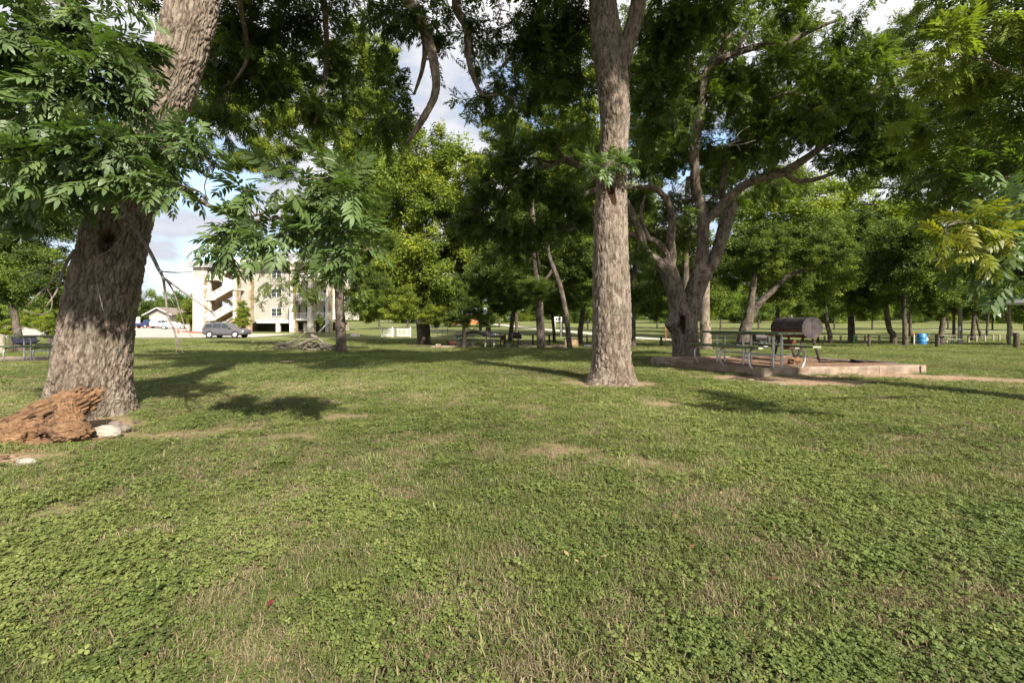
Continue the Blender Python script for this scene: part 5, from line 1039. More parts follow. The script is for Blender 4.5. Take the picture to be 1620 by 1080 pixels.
# barrel grill
bg_ = thing('barrel_grill', 'short barrel grill with dull green end on thin black legs', 'barbecue grill', gY(818, 28.8), rotz=0); c = bg_.location
kx = lambda px: X_(px, 28.8); kz = lambda py: CAM_H - (py - 512) / F * 28.8
part('barrel', G().lathe([(0, -.27), (.2, -.27), (.2, .27), (0, .27)], (kx(818), 28.8, kz(530.5)), 20, 'x'), M['blacksteel'], bg_, smooth=True)
part('end_disc', G().lathe([(0, .275), (.19, .275), (.2, .29), (0, .29)], (kx(818), 28.8, kz(530.5)), 20, 'x'), simple('dull_green_paint', (.06, .11, .05), .6), bg_)
for a in (-.2, .2):
    for b_ in (-.12, .12): part('leg', G().tube([(kx(818) + a, 28.8 + b_, kz(533)), (kx(818) + a * 1.15, 28.8 + b_ * 1.3, c.z)], .02, 6), M['black'], bg_)
part('smokestack', G().tube([(kx(820), 28.8, kz(526)), (kx(820), 28.8, kz(522))], .035, 8), M['black'], bg_)
# folding bench frame
fr_ = thing('steel_rack', 'thin dark steel rack of crossed rods right of the barrel grill', 'rack', gY(834, 29)); c = fr_.location
for px in (827.5, 830.5, 834, 838, 841): part('rod', G().tube([(X_(px, 29), 29, c.z), (X_(px + math.sin(px) * 1.5, 29), 29, c.z + .5)], .014, 5), M['black'], fr_)
for z in (.15, .5): part('rail', G().tube([(X_(827, 29), 29, c.z + z), (X_(842, 29), 29, c.z + z)], .016, 5), M['black'], fr_)
b = gY(804, 28.4); bk = thing('bucket', 'grey bucket on the gravel between the two black grills', 'bucket', b); part('pail', G().lathe([(.12, 0), (.15, .26), (.155, .27), (.14, .26), (.11, .02), (0, .02)], tuple(b), 14), M['galv'], bk, smooth=True)
part('handle', G().tube([(b[0] - .15, b[1], b[2] + .25), (b[0], b[1] - .05, b[2] + .33), (b[0] + .15, b[1], b[2] + .25)], .008, 5), M['black'], bk)
cb = gY(905, 30); cbt = thing('wood_cabinet', 'tan wooden box cabinet between the leaning dark tree and the grey tree', 'cabinet', cb)
part('body', G().box(X_(894, 30), X_(915, 30), 30, 30.5, cb[2] + .02, cb[2] + .52, .01), M['tanwood'], cbt)
for k in range(2): part('door', G().box(X_(895.5 + k * 9.8, 30), X_(904.2 + k * 9.8, 30), 29.975, 29.998, cb[2] + .07, cb[2] + .47, .006), M['tanwood'], cbt)
part('top', G().box(X_(893, 30), X_(916, 30), 29.95, 30.54, cb[2] + .522, cb[2] + .55, .006), M['darkwood'], cbt)
for i, (px, Y, L, mat, lab) in enumerate([(884, 27, .75, 'darkwood', 'dark charred log on the grass left of the leaning dark trunk'), (930, 28, .5, 'black', 'blackened log lying between the grey tree and the central trunk')]):
    b = gY(px, Y); o = solo('log', G().tube([(b[0] - L / 2, b[1], b[2] + .1), (b[0], b[1] + .02, b[2] + .12), (b[0] + L / 2, b[1], b[2] + .1)], [.10, .12, .10], 10), M[mat], lab, 'log', loc=b)
b = gY(892, 27); o = solo('stump', G().tube([b, b + [0, 0, .18]], [.09, .08], 10), M['tanwood'], 'small cut stump end beside the charred log', 'stump', loc=b)
# posts
def post(px, Y, h, r, mat, label, group=None, cap='round', name='wood_post'):
    b = gY(px, Y); t = thing(name, label, 'post', b, group)
    part('shaft', G().tube([b - [0, 0, .05], b + [0, 0, h - .02], b + [0, 0, h]], [r, r * .97, r * .8], 10), M[mat], t, smooth=True)
    return t
for px, lab in ((739, ''),): pass
for i, (px, lab) in enumerate([(799, 'dark stubby post behind the firebox of the offset smoker'), (820, 'dark stubby post rising behind the barrel grill'), (843, 'dark stubby post at the left of the mottled trunk'), (869, 'dark stubby post just right of the mottled trunk'), (929, 'dark stubby post between the grey tree and the central trunk')]):
    post(px, 33, .78, .075, 'darkwood', lab, 'posts behind the cookout area')
post(1046, 30, .66, .075, 'darkwood', 'dark stubby post left of the forked pecan beside the gravel road')
post(1053, 44, 1.75, .07, 'orangeL', 'tall thin orange marker post against the pale road', name='marker_post')
for i, (px, lab, mat) in enumerate([(1146, 'dark post seen under the picnic table, furthest left', 'black'), (1182, 'dark post left of the black trailer grill', 'black'), (1216, 'black post at the right end of the trailer grill', 'black'), (1222, 'brown wooden post under the right end of the table top', 'darkwood')]):
    post(px, 28, .72, .08, mat, lab, 'posts behind the picnic table')
tg = thing('trailer_grill', 'long black trailer grill seen low through the legs of the picnic table', 'trailer grill', gY(1203, 29)); c = tg.location
kx = lambda px: X_(px, 29)
part('tank', G().lathe([(0, kx(1193)), (.24, kx(1193)), (.26, kx(1195)), (.26, kx(1212)), (.24, kx(1214)), (0, kx(1214))], (0, 29, c.z + .62), 20, 'x'), M['blacksteel'], tg, smooth=True)
part('frame', G().box(kx(1181), kx(1226), 28.75, 29.25, c.z + .30, c.z + .38, .01), M['black'], tg)
for px in (1200, 1208):
    w = part('wheel', G().lathe([(0, -.07), (.2, -.07), (.23, -.04), (.23, .04), (.2, .07), (0, .07)], (kx(px), 28.65, c.z + .23), 20, 'y'), M['tyre'], tg, smooth=True); part('hub', G().lathe([(0, -.09), (.08, -.085), (.09, -.07)], (kx(px), 28.65, c.z + .23), 12, 'y'), M['rim'], w)
part('hitch', G().tube([(kx(1226), 29, c.z + .34), (kx(1233), 29, c.z + .40)], .03, 6), M['black'], tg)
for k in range(3): part('leg', G().tube([(kx(1184 + k * 20), 28.8, c.z), (kx(1184 + k * 20), 28.8, c.z + .3)], .025, 6), M['black'], tg)
b = gY(1177, 28.5); o = solo('cooler', G().box(b[0] - .17, b[0] + .17, b[1] - .12, b[1] + .12, b[2], b[2] + .32, .02), M['white'], 'small white cooler on the grass at the foot of the leaning forked tree', 'cooler', loc=b)

# right-hand row of pale posts with a cable
Yr = 38.0
row = [(1294, 'darkwood'), (1304.5, 'postwood'), (1330, 'postwood'), (1355, 'postwood'), (1368.5, 'postwood'), (1391, 'postwood'), (1507, 'postwood'), (1532, 'postwood'), (1544.5, 'postwood'), (1558, 'postwood'), (1571, 'postwood'), (1581, 'postwood'), (1593, 'postwood')]
ordn = ['brown', 'pale', 'pale', 'pale', 'pale', 'pale']
labs = ['brown wooden post nearest the barrel smoker in the far post row', 'pale short post second in the far row from the smoker', 'pale short post standing alone left of the dark thick trunk', 'pale short post beside the green marker stake', 'pale short post just left of the first dark bollard', 'pale short post just right of the first dark bollard',
        'pale short post left of the lamp pole', 'pale post first to the right of the lamp pole', 'pale post second to the right of the lamp pole', 'pale post third to the right of the lamp pole', 'pale post fourth to the right of the lamp pole', 'pale post fifth to the right of the lamp pole', 'pale post furthest right in the far row']
for i, ((px, m_), lab) in enumerate(zip(row, labs)): post(px, Yr + (0 if i < 7 else (i - 6) * 1.3), .64, .075 if i else .09, m_, lab, 'posts along the far edge of the lawn')
tc_ = thing('cable', 'thin cable strung between the far pale posts', 'cable', gY(1420, Yr)); cz = lambda px, Y: gY(px, Y) + [0, 0, .48]
part('strand', G().tube([cz(1294, Yr), cz(1330, Yr), cz(1368, Yr), cz(1507, Yr), cz(1544, Yr + 2.6), cz(1593, Yr + 9)], .012, 5), M['postwood'], tc_)
for px, lab in ((1351, 'lime green marker stake between the pale posts'), (1516, 'lime green marker stake at the foot of the lamp pole')):
    b = gY(px, Yr - .2); t = thing('marker_stake', lab, 'marker stake', b); part('stake', G().box(b[0] - .04, b[0] + .04, b[1] - .01, b[1] + .01, b[2], b[2] + .72, .005), M['lime'], t)
for px, Y, h, r, mat, lab in ((1375, 29, .86, .085, 'darkwood', 'thick dark bollard in the shade, first of three across the lawn'), (1482, 29, .88, .095, 'darkwood', 'thick dark bollard in front of the far picnic table'), (1608, 27, .95, .14, 'darkwood', 'thick weathered bollard beside the right edge')):  # the dark colour carries the shade these bollards stand in
    post(px, Y, h, r, mat, lab, 'thick bollards across the lawn', name='bollard')
# blue barrel
b = gY(1458, 35); bb = thing('plastic_barrel', 'bright blue plastic barrel on the lawn among the posts', 'barrel', b)
part('drum', G().lathe([(.26, 0), (.29, .03), (.29, .26), (.305, .28), (.29, .30), (.29, .56), (.305, .58), (.29, .60), (.29, .80), (.26, .84), (.24, .84), (.23, .82), (0, .82)], tuple(b), 24), M['blue'], bb, smooth=True)
part('bung', G().lathe([(.04, .82), (.04, .85), (0, .85)], (b[0] + .12, b[1], b[2]), 10), M['white'], bb)
mb = thing('jug', 'small white jug hanging on a stick right of the blue barrel', 'jug', gY(1466, 35)); c = mb.location
part('body', G().lathe([(0, .30), (.09, .30), (.10, .45), (.06, .52), (.03, .56), (0, .56)], tuple(c), 12), M['white'], mb, smooth=True); part('stick', G().tube([(c.x, c.y, c.z), (c.x + .02, c.y, c.z + .5), (c.x + .25, c.y, c.z + .9)], .012, 5), M['galv'], mb)
b = gY(1446, 35); wp = thing('standpipe', 'orange topped white standpipe left of the blue barrel', 'standpipe', b); part('pipe', G().tube([b, b + [0, 0, .74]], .035, 8), M['white'], wp); part('elbow', G().tube([b + [0, 0, .742], b + [-.02, 0, .84], b + [-.12, 0, .86]], .045, 8), M['orangeL'], wp)
post(1443, 35.4, .62, .07, 'darkwood', 'dark post tight behind the standpipe')
simple_table(1494, 35, 26, 'grey far picnic table beside the mottled trunk', 2, 'postwood')
# lamp pole
b = gY(1519, 36); lp = thing('lamp_pole', 'wooden utility pole with a small white area light and meter box', 'lamp pole', b)
part('pole', G().tube([b, b + [0, 0, 4.2]], [.15, .12], 12), M['postwood'], lp, smooth=True)
part('arm', G().tube([b + [0, -.1, 3.25], b + [.3, -.2, 3.5], b + [.72, -.3, 3.58]], .025, 6), M['galv'], lp)
part('lamp_head', G().lathe([(.02, .12), (.10, .08), (.16, -.04), (.14, -.06), (0, -.05)], tuple(b + [.78, -.32, 3.5]), 14), M['white'], lp, smooth=True)
part('meter_box', G().box(b[0] - .30, b[0] - .13, b[1] - .22, b[1] - .08, b[2] + 1.05, b[2] + 1.45, .02), M['galv'], lp)
part('meter', G().lathe([(0, -.1), (.08, -.09), (.09, 0)], (b[0] + .02, b[1] - .15, b[2] + 1.15), 12, 'y'), M['galv'], lp)
part('conduit', G().tube([b + [-.22, -.13, 0], b + [-.22, -.13, 1.05]], .03, 6), M['galv'], lp)
# park shelter at the right edge
b = gY(1690, 32); sh = thing('picnic_shelter', 'open picnic shelter whose grey hip roof corner enters at the right edge', 'shelter', b)
zr = CAM_H + (512 - 479) / F * 32
for x in (-2.2, 2.2):
    for y in (-1.8, 1.8): part('post', G().box(b[0] + x - .08, b[0] + x + .08, b[1] + y - .08, b[1] + y + .08, b[2], zr), M['postwood'], sh)
g = G(); w, d = 3.55, 2.8; g.add([(b[0] - w, b[1] - d, zr), (b[0] + w, b[1] - d, zr), (b[0] + w, b[1] + d, zr), (b[0] - w, b[1] + d, zr), (b[0] - 1.2, b[1], zr + 1.3), (b[0] + 1.2, b[1], zr + 1.3)], [(0, 1, 5, 4), (1, 2, 5), (2, 3, 4, 5), (3, 0, 4), (3, 2, 1, 0)])
part('roof', g, M['roofmetal'], sh); part('fascia', G().box(b[0] - w, b[0] + w, b[1] - d - .03, b[1] - d, zr - .14, zr + .02), M['cream'], sh); part('fascia', G().box(b[0] - w - .03, b[0] - w, b[1] - d, b[1] + d, zr - .14, zr + .02), M['cream'], sh)

# ================================================================== left picnic corner
lt = picnic_table(tuple(gY(88, 14.6) + [0, 0, .02]), R(97), 'shaded green picnic table on a concrete strip behind the leaning pecan')
b = gY(60, 14.0); o = solo('concrete_strip', G().box(X_(-80, 14), X_(150, 14), 13.75, 15.6, b[2] - .1, b[2] + .02, .01), M['conc'], 'stained concrete strip under the shaded picnic table', 'concrete pad')
p = at(52, 529, 15.6)
bag = thing('duffel_bag', 'crumpled navy blue bag heaped on the far bench of the shaded table', 'bag', (p[0], 15.35, gY(60, 15)[2] + .485))
part('body', noisy_rock((p[0], 15.35, gY(60, 15)[2] + .60), (.42, .16, .15), 71, 4, .28), M['bag'], bag); part('strap', G().tube([(p[0] - .3, 15.2, .6), (p[0] - .1, 15.15, .78), (p[0] + .2, 15.2, .62)], .015, 6), M['black'], bag)
post(3, 20, .82, .11, 'postwood', 'weathered fence post at the left edge'); post(18, 21, .75, .09, 'darkwood', 'dark fence post second from the left edge')

# ================================================================== low white box, pen, wire fence, house, sign
b = gY(562, 58); o = thing('white_trough', 'low white overturned trough on the grass beyond the slim dark trunk', 'trough', b)
part('shell', G().prism([(b[0] - .5, b[2]), (b[0] + .5, b[2]), (b[0] + .42, b[2] + .28), (b[0] - .42, b[2] + .28)], 57.7, 58.3), M['white'], o); part('top', G().box(b[0] - .35, b[0] + .3, 57.75, 58.25, b[2] + .282, b[2] + .34, .02), M['redcurb'], o)
pn = thing('white_pen', 'white picket pen at the foot of the bright yellow green tree', 'fence', gY(626, 56)); c = pn.location
for px in range(605, 650, 2): x = X_(px, 56); part('picket', G().box(x - .03, x + .03, 55.98, 56.02, c.z + .02, c.z + 1.05), M['white'], pn)
for z in (.15, .95): part('rail', G().box(X_(604, 56), X_(650, 56), 56.03, 56.07, c.z + z, c.z + z + .07), M['white'], pn)
for px in (604.5, 621, 649.5): x = X_(px, 56); part('post', G().box(x - .06, x + .06, 55.9, 55.97, c.z, c.z + 1.2), M['white'], pn)
wf = thing('wire_fence', 'thin post and wire fence crossing the meadow in front of the cedar house', 'fence', gY(700, 60)); 
for px in range(676, 716, 8): b = gY(px, 60); part('post', G().tube([b, b + [0, 0, 1.2]], .03, 6), M['darkwood'], wf)
for z in (.5, .85, 1.15): part('wire', G().tube([gY(672, 60) + [0, 0, z], gY(716, 60) + [0, 0, z]], .012, 4), M['galv'], wf)
Yh = 104
hz = lambda py: CAM_H - (py - 512) / F * Yh
hx = lambda px: X_(px, Yh)
hs = thing('cedar_house', 'orange cedar sided house with a pale metal roof glimpsed beyond the meadow', 'house', (hx(740), Yh, ground_at(hx(740), Yh)))
part('wall', G().box(hx(706), hx(766), Yh, Yh + 7, hz(513), hz(497)), M['houseorange'], hs)
part('roof', G().add([(hx(700), Yh - 1, hz(497.5)), (hx(772), Yh - 1, hz(497.5)), (hx(768), Yh + 4, hz(486)), (hx(709), Yh + 4, hz(486)), (hx(700), Yh + 9, hz(497.5)), (hx(772), Yh + 9, hz(497.5))], [(0, 1, 2, 3), (3, 2, 5, 4), (0, 3, 4), (1, 5, 2), (0, 4, 5, 1)]), simple('pale_metal_roof', (.5, .5, .52), .45, .2), hs)
for px in (713, 742, 756): f = part('window', G().box(hx(px - 3), hx(px + 3), Yh - .06, Yh - .01, hz(508), hz(501)), M['cream'], hs); part('pane', G().box(hx(px - 2.4), hx(px + 2.4), Yh - .09, Yh - .065, hz(507.3), hz(501.7)), M['glass'], f)
part('door', G().box(hx(725), hx(730), Yh - .06, Yh - .01, hz(513), hz(501)), M['darkwood'], hs); part('porch_rail', G().box(hx(703), hx(712), Yh - .9, Yh - .8, hz(509), hz(507.5)), M['orangeL'], hs)
Ys = 52; sx = lambda px: X_(px, Ys); sz = lambda py: CAM_H - (py - 512) / F * Ys
sg = thing('road_sign', 'white rectangular sign with dark lettering blocks beyond the leaning dark trunk', 'sign', gY(882, Ys)); c = sg.location
part('board', G().box(sx(877), sx(889), Ys, Ys + .06, sz(509), sz(501)), M['white'], sg)
for px in (878.3, 887.7): part('post', G().box(sx(px - .5), sx(px + .5), Ys + .065, Ys + .14, c.z, sz(501)), M['white'], sg)
for (a, b_, y0, y1) in ((879, 882, 506.5, 503.5), (884, 887, 505.5, 502.5), (883, 884, 507.5, 504)): part('print', G().box(sx(a), sx(b_), Ys - .012, Ys - .004, sz(y0), sz(y1)), M['black'], sg)

# ================================================================== apartment building
Yb0 = 72.0
bx_ = lambda px: X_(px, Yb0); bz = lambda py: CAM_H - (py - 512) / F * Yb0
gB = bz(525.5) - .4
ap = thing('apartment_building', 'pale four storey apartment building with a lift tower and open zigzag stairs', 'building', (bx_(390), Yb0, gB))
def B(name, x0, x1, y0, y1, d0, d1, mat, parent=None, lab=None): return part(name, G().box(bx_(x0), bx_(x1), Yb0 + d0, Yb0 + d1, bz(y1), bz(y0)), M[mat], parent or ap, label=lab)
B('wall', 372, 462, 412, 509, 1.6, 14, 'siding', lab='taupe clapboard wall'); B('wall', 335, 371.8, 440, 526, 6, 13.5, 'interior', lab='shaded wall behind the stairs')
for k in range(24):
    y = 508.5 - k * 4.0; part('siding_board', G().box(bx_(401), bx_(461.5), Yb0 + 1.57, Yb0 + 1.597, bz(y), bz(y - 3.6)), M['siding'], ap)
tw = B('tower', 309, 327, 424, 529, -.6, 3.4, 'cream', lab='white lift tower')
B('louvre_panel', 311.5, 322, 424.6, 437, -.66, -.602, 'siding', tw); B('tower_roof', 306, 338, 414, 424, -1.2, 4, 'roofmetal')
for k in range(7): B('roof_seam', 307 + k * 4.6, 307.5 + k * 4.6, 414.3, 423.5, -1.24, -1.202, 'galv')
B('stone_quoin', 327.1, 331, 425, 529, -.62, 3.2, 'stone')
for k in range(13): B('quoin_block', 326.2 + (k % 2) * 1.2, 330.6 + (k % 2) * 1.2, 430 + k * 7.5, 434.5 + k * 7.5, -.70, -.622, 'stone' if k % 3 else 'cream')
for (x0, x1, y0) in ((331.4, 335.4, 446), (371.5, 375, 410)): B('column', x0, x1, y0, 529, -.5, -.1, 'cream')
for (x0, x1) in ((375.2, 377.4), (396, 399)): B('stone_pier', x0, x1, 440, 511, -.45, .6, 'stone')
for k, y in enumerate((504.8, 472.5, 441.5)):
    B('landing', 331, 346, y, y + 2.6, -.8, 4, 'cream'); B('landing', 366, 378, y - 16, y - 13.6, -.7, 4, 'cream')
    # flight with railing
    f = part('stair_flight', G().prism([(bx_(341), bz(y + 2.4)), (bx_(344), bz(y + 2.4)), (bx_(371), bz(y - 13.2)), (bx_(371), bz(y - 17)), (bx_(366), bz(y - 16.6)), (bx_(341), bz(y - 1.2))], Yb0 - .9, Yb0 + .6), M['cream'], ap)
    part('soffit', G().prism([(bx_(343), bz(y + 2.9)), (bx_(372), bz(y - 12.9)), (bx_(372), bz(y - 12.4)), (bx_(343.5), bz(y + 3.4))], Yb0 - .6, Yb0 + 1.6), M['tanwood'], f)
    for d in (0, 1): part('handrail', G().tube([(bx_(341), Yb0 - .85, bz(y - 9 + d * 5.4)), (bx_(367), Yb0 - .85, bz(y - 24.6 + d * 5.4))], .05, 6), M['white'], f)
    for j in range(14):
        t = j / 13; x = 341 + 26 * t; yy = y - 15.6 * t
        part('baluster', G().box(bx_(x) - (.09 if j % 4 == 0 else .025), bx_(x) + (.09 if j % 4 == 0 else .025), Yb0 - .88, Yb0 - .82, bz(yy - 1), bz(yy - 9)), M['white'], f)
    B('guard_rail', 331.5, 341, y - 9.5, y - 8.6, -.82, -.76, 'white')
    for j in range(9): B('baluster', 332 + j * 1.1, 332.3 + j * 1.1, y - 8.6, y, -.81, -.77, 'white')
    g2 = part('stair_flight', G().prism([(bx_(371), bz(y - 13.4)), (bx_(371), bz(y - 16.8)), (bx_(340), bz(y - 32)), (bx_(340), bz(y - 29))], Yb0 + 2.0, Yb0 + 3.4), M['cream'], ap) if k < 2 else None
B('parapet', 331, 350, 431, 443.5, -.82, -.72, 'cream'); part('parapet', G().prism([(bx_(350), bz(443.5)), (bx_(375), bz(459)), (bx_(375), bz(447)), (bx_(350), bz(431))], Yb0 - .82, Yb0 - .72), M['cream'], ap)
B('machine_box', 342.5, 352, 425, 434, 1.0, 2.2, 'roofmetal'); B('roof_dormer', 352, 372, 419, 440, .8, 3, 'cream'); B('dormer_panel', 355, 361, 420.5, 432, .75, .79, 'siding')
part('dormer_roof', G().add([(bx_(342), Yb0 - .2, bz(419)), (bx_(378), Yb0 - .2, bz(419)), (bx_(378), Yb0 + 5, bz(419)), (bx_(342), Yb0 + 5, bz(419)), (bx_(360), Yb0 + 2.4, bz(410.5))], [(0, 1, 4), (1, 2, 4), (2, 3, 4), (3, 0, 4), (3, 2, 1, 0)]), M['roofmetal'], ap)
part('roof', G().add([(bx_(374), Yb0 - .3, bz(413)), (bx_(520), Yb0 - .3, bz(413)), (bx_(520), Yb0 + 15, bz(413)), (bx_(374), Yb0 + 15, bz(413)), (bx_(405), Yb0 + 7, bz(386)), (bx_(500), Yb0 + 7, bz(386))], [(0, 1, 5, 4), (1, 2, 5), (2, 3, 4, 5), (3, 0, 4), (3, 2, 1, 0)]), M['roofmetal'], ap)
B('fascia', 374, 520, 411, 414.5, -.36, -.3, 'white')
B('brick_wall', 376, 401, 504, 529, -.9, -.3, 'brick'); part('brick_wall', G().prism([(bx_(352), bz(529)), (bx_(375.9), bz(529)), (bx_(375.9), bz(499)), (bx_(370), bz(499)), (bx_(352), bz(510))], Yb0 + .9, Yb0 + 1.3), M['brick'], ap)
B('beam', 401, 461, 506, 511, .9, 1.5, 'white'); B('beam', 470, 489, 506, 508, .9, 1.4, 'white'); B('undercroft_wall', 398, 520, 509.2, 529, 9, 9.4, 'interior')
for x in (431.2, 475.5, 409): B('column', x, x + 5.6, 511.1, 529, 1.0 if x != 409 else 5, 1.5 if x != 409 else 5.5, 'cream')
B('garage_door', 438, 460, 514, 519, 8.9, 8.98, 'cream')
for (x0, x1) in ((460.8, 466.8), (489, 495.4), (517, 522)):
    B('column', x0, x1, 470, 529, -.6, .1, 'cream'); B('column', x0 + .8, x1 - .8, 413, 469.8, -.5, .05, 'cream'); B('stone_pier', x1 + .1, x1 + 2.6, 455, 529, -.5, .5, 'stone')
B('wall', 462.2, 521, 414, 505, 2.6, 14, 'cream', lab='recessed balcony wall')
for y in (504.5, 473.5, 442.5):
    B('balcony_floor', 467, 517, y, y + 2, -.3, 2.6, 'white'); B('balcony_rail', 467, 517, y - 9.6, y - 8.8, -.28, -.2, 'white')
    for j in range(24): B('baluster', 468 + j * 2.05, 468.4 + j * 2.05, y - 8.8, y, -.26, -.22, 'white')
    for x in (472, 501): f = B('window', x, x + 9, y - 22, y - 3, 2.5, 2.595, 'white'); B('pane', x + .8, x + 8.2, y - 21, y - 4, 2.46, 2.495, 'glass', f)
for (x0, y0, w, h) in ((421.5, 486.5, 17, 13.5), (421.5, 455.5, 17, 14), (421.5, 425.5, 17, 13.5), (385, 456, 9, 13), (385, 487, 9, 12)):
    f = B('window', x0, x0 + w, y0, y0 + h, 1.45, 1.565, 'white')
    for k in range(2):
        a = x0 + 1 + k * (w / 2 - .2); B('pane', a, a + w / 2 - 1.6, y0 + 1, y0 + h / 2 - .3, 1.40, 1.445, 'glass', f); B('pane', a, a + w / 2 - 1.6, y0 + h / 2 + .4, y0 + h - 1, 1.40, 1.445, 'glass', f)
part('ramp', G().prism([(bx_(508), bz(525)), (bx_(511), bz(525)), (bx_(524), bz(511)), (bx_(524), bz(508))], Yb0 - 1.2, Yb0 - .9), M['white'], ap)

# garages and car park furniture
Yg = 108
qx = lambda px: X_(px, Yg); qz = lambda py: CAM_H - (py - 512) / F * Yg
gr = thing('garage', 'beige garage with a low gable roof at the back of the parking lot', 'garage', (qx(252), Yg, ground_at(qx(252), Yg)))
part('wall', G().prism([(qx(236), qz(516)), (qx(268), qz(516)), (qx(268), qz(497)), (qx(252), qz(489)), (qx(236), qz(497))], Yg, Yg + 9), M['siding'], gr)
part('roof', G().prism([(qx(230), qz(499)), (qx(252), qz(487)), (qx(275), qz(498.5)), (qx(275), qz(496.8)), (qx(252), qz(485.8)), (qx(230), qz(497.3))], Yg - .8, Yg + 9.5), M['shingle'], gr)
part('barge_board', G().prism([(qx(229), qz(499.6)), (qx(252), qz(487.6)), (qx(276), qz(499)), (qx(276), qz(498)), (qx(252), qz(486.3)), (qx(229), qz(498.4))], Yg - .9, Yg - .82), M['white'], gr)
part('garage_door', G().box(qx(241), qx(264), Yg - .08, Yg - .01, qz(515.5), qz(500)), M['cream'], gr)
for k in range(3): part('door_panel', G().box(qx(241.5), qx(263.5), Yg - .12, Yg - .085, qz(515 - k * 5), qz(511 - k * 5)), M['cream'], gr)
gr2 = thing('garage', 'second beige garage with a taller roof right of the low gable', 'garage', (qx(290), Yg + 8, ground_at(qx(290), Yg)))
part('wall', G().box(qx(268.3), qx(312), Yg + 4, Yg + 12, qz(517), qz(494)), M['siding'], gr2)
part('roof', G().add([(qx(264), Yg + 3, qz(495)), (qx(316), Yg + 3, qz(495)), (qx(316), Yg + 13, qz(495)), (qx(264), Yg + 13, qz(495)), (qx(280), Yg + 8, qz(479)), (qx(312), Yg + 8, qz(479))], [(0, 1, 5, 4), (1, 2, 5), (2, 3, 4, 5), (3, 0, 4), (3, 2, 1, 0)]), M['shingle'], gr2)
part('fascia', G().box(qx(264), qx(316), Yg + 2.9, Yg + 2.98, qz(496.2), qz(494.6)), M['white'], gr2)
wfn = thing('white_fence', 'white panel fence left of the garage at the back of the lot', 'fence', (qx(222), 106, ground_at(qx(222), 106)))
for k in range(14): x = qx(196 + k * 2.6); part('panel', G().box(x, x + .36, 106, 106.06, qz(514), qz(501.5)), M['white'], wfn)
for a, b_, y, lab in ((208, 246, 102, 'red painted curb at the back of the parking lot'), (288, 330, 70, 'red painted curb island under the bushy tree')):
    p, q = X_(a, y), X_(b_, y); z = ground_at(p, y); solo('red_curb', G().box(p, q, y, y + .35, z - .1, z + .16, .02), M['redcurb'], lab, 'curb', loc=(p, y, z))
b = base_at(282, 66); ht = thing('hydrant', 'small orange red hydrant on the lot left of the bushy tree', 'hydrant', b); part('barrel', G().lathe([(.16, 0), (.16, .05), (.11, .06), (.11, .45), (.13, .47), (.12, .55), (.05, .62), (0, .63)], tuple(b), 12), M['redcurb'], ht, smooth=True)
part('outlet', G().tube([b + [-.18, 0, .35], b + [.18, 0, .35]], .05, 8), M['redcurb'], ht)
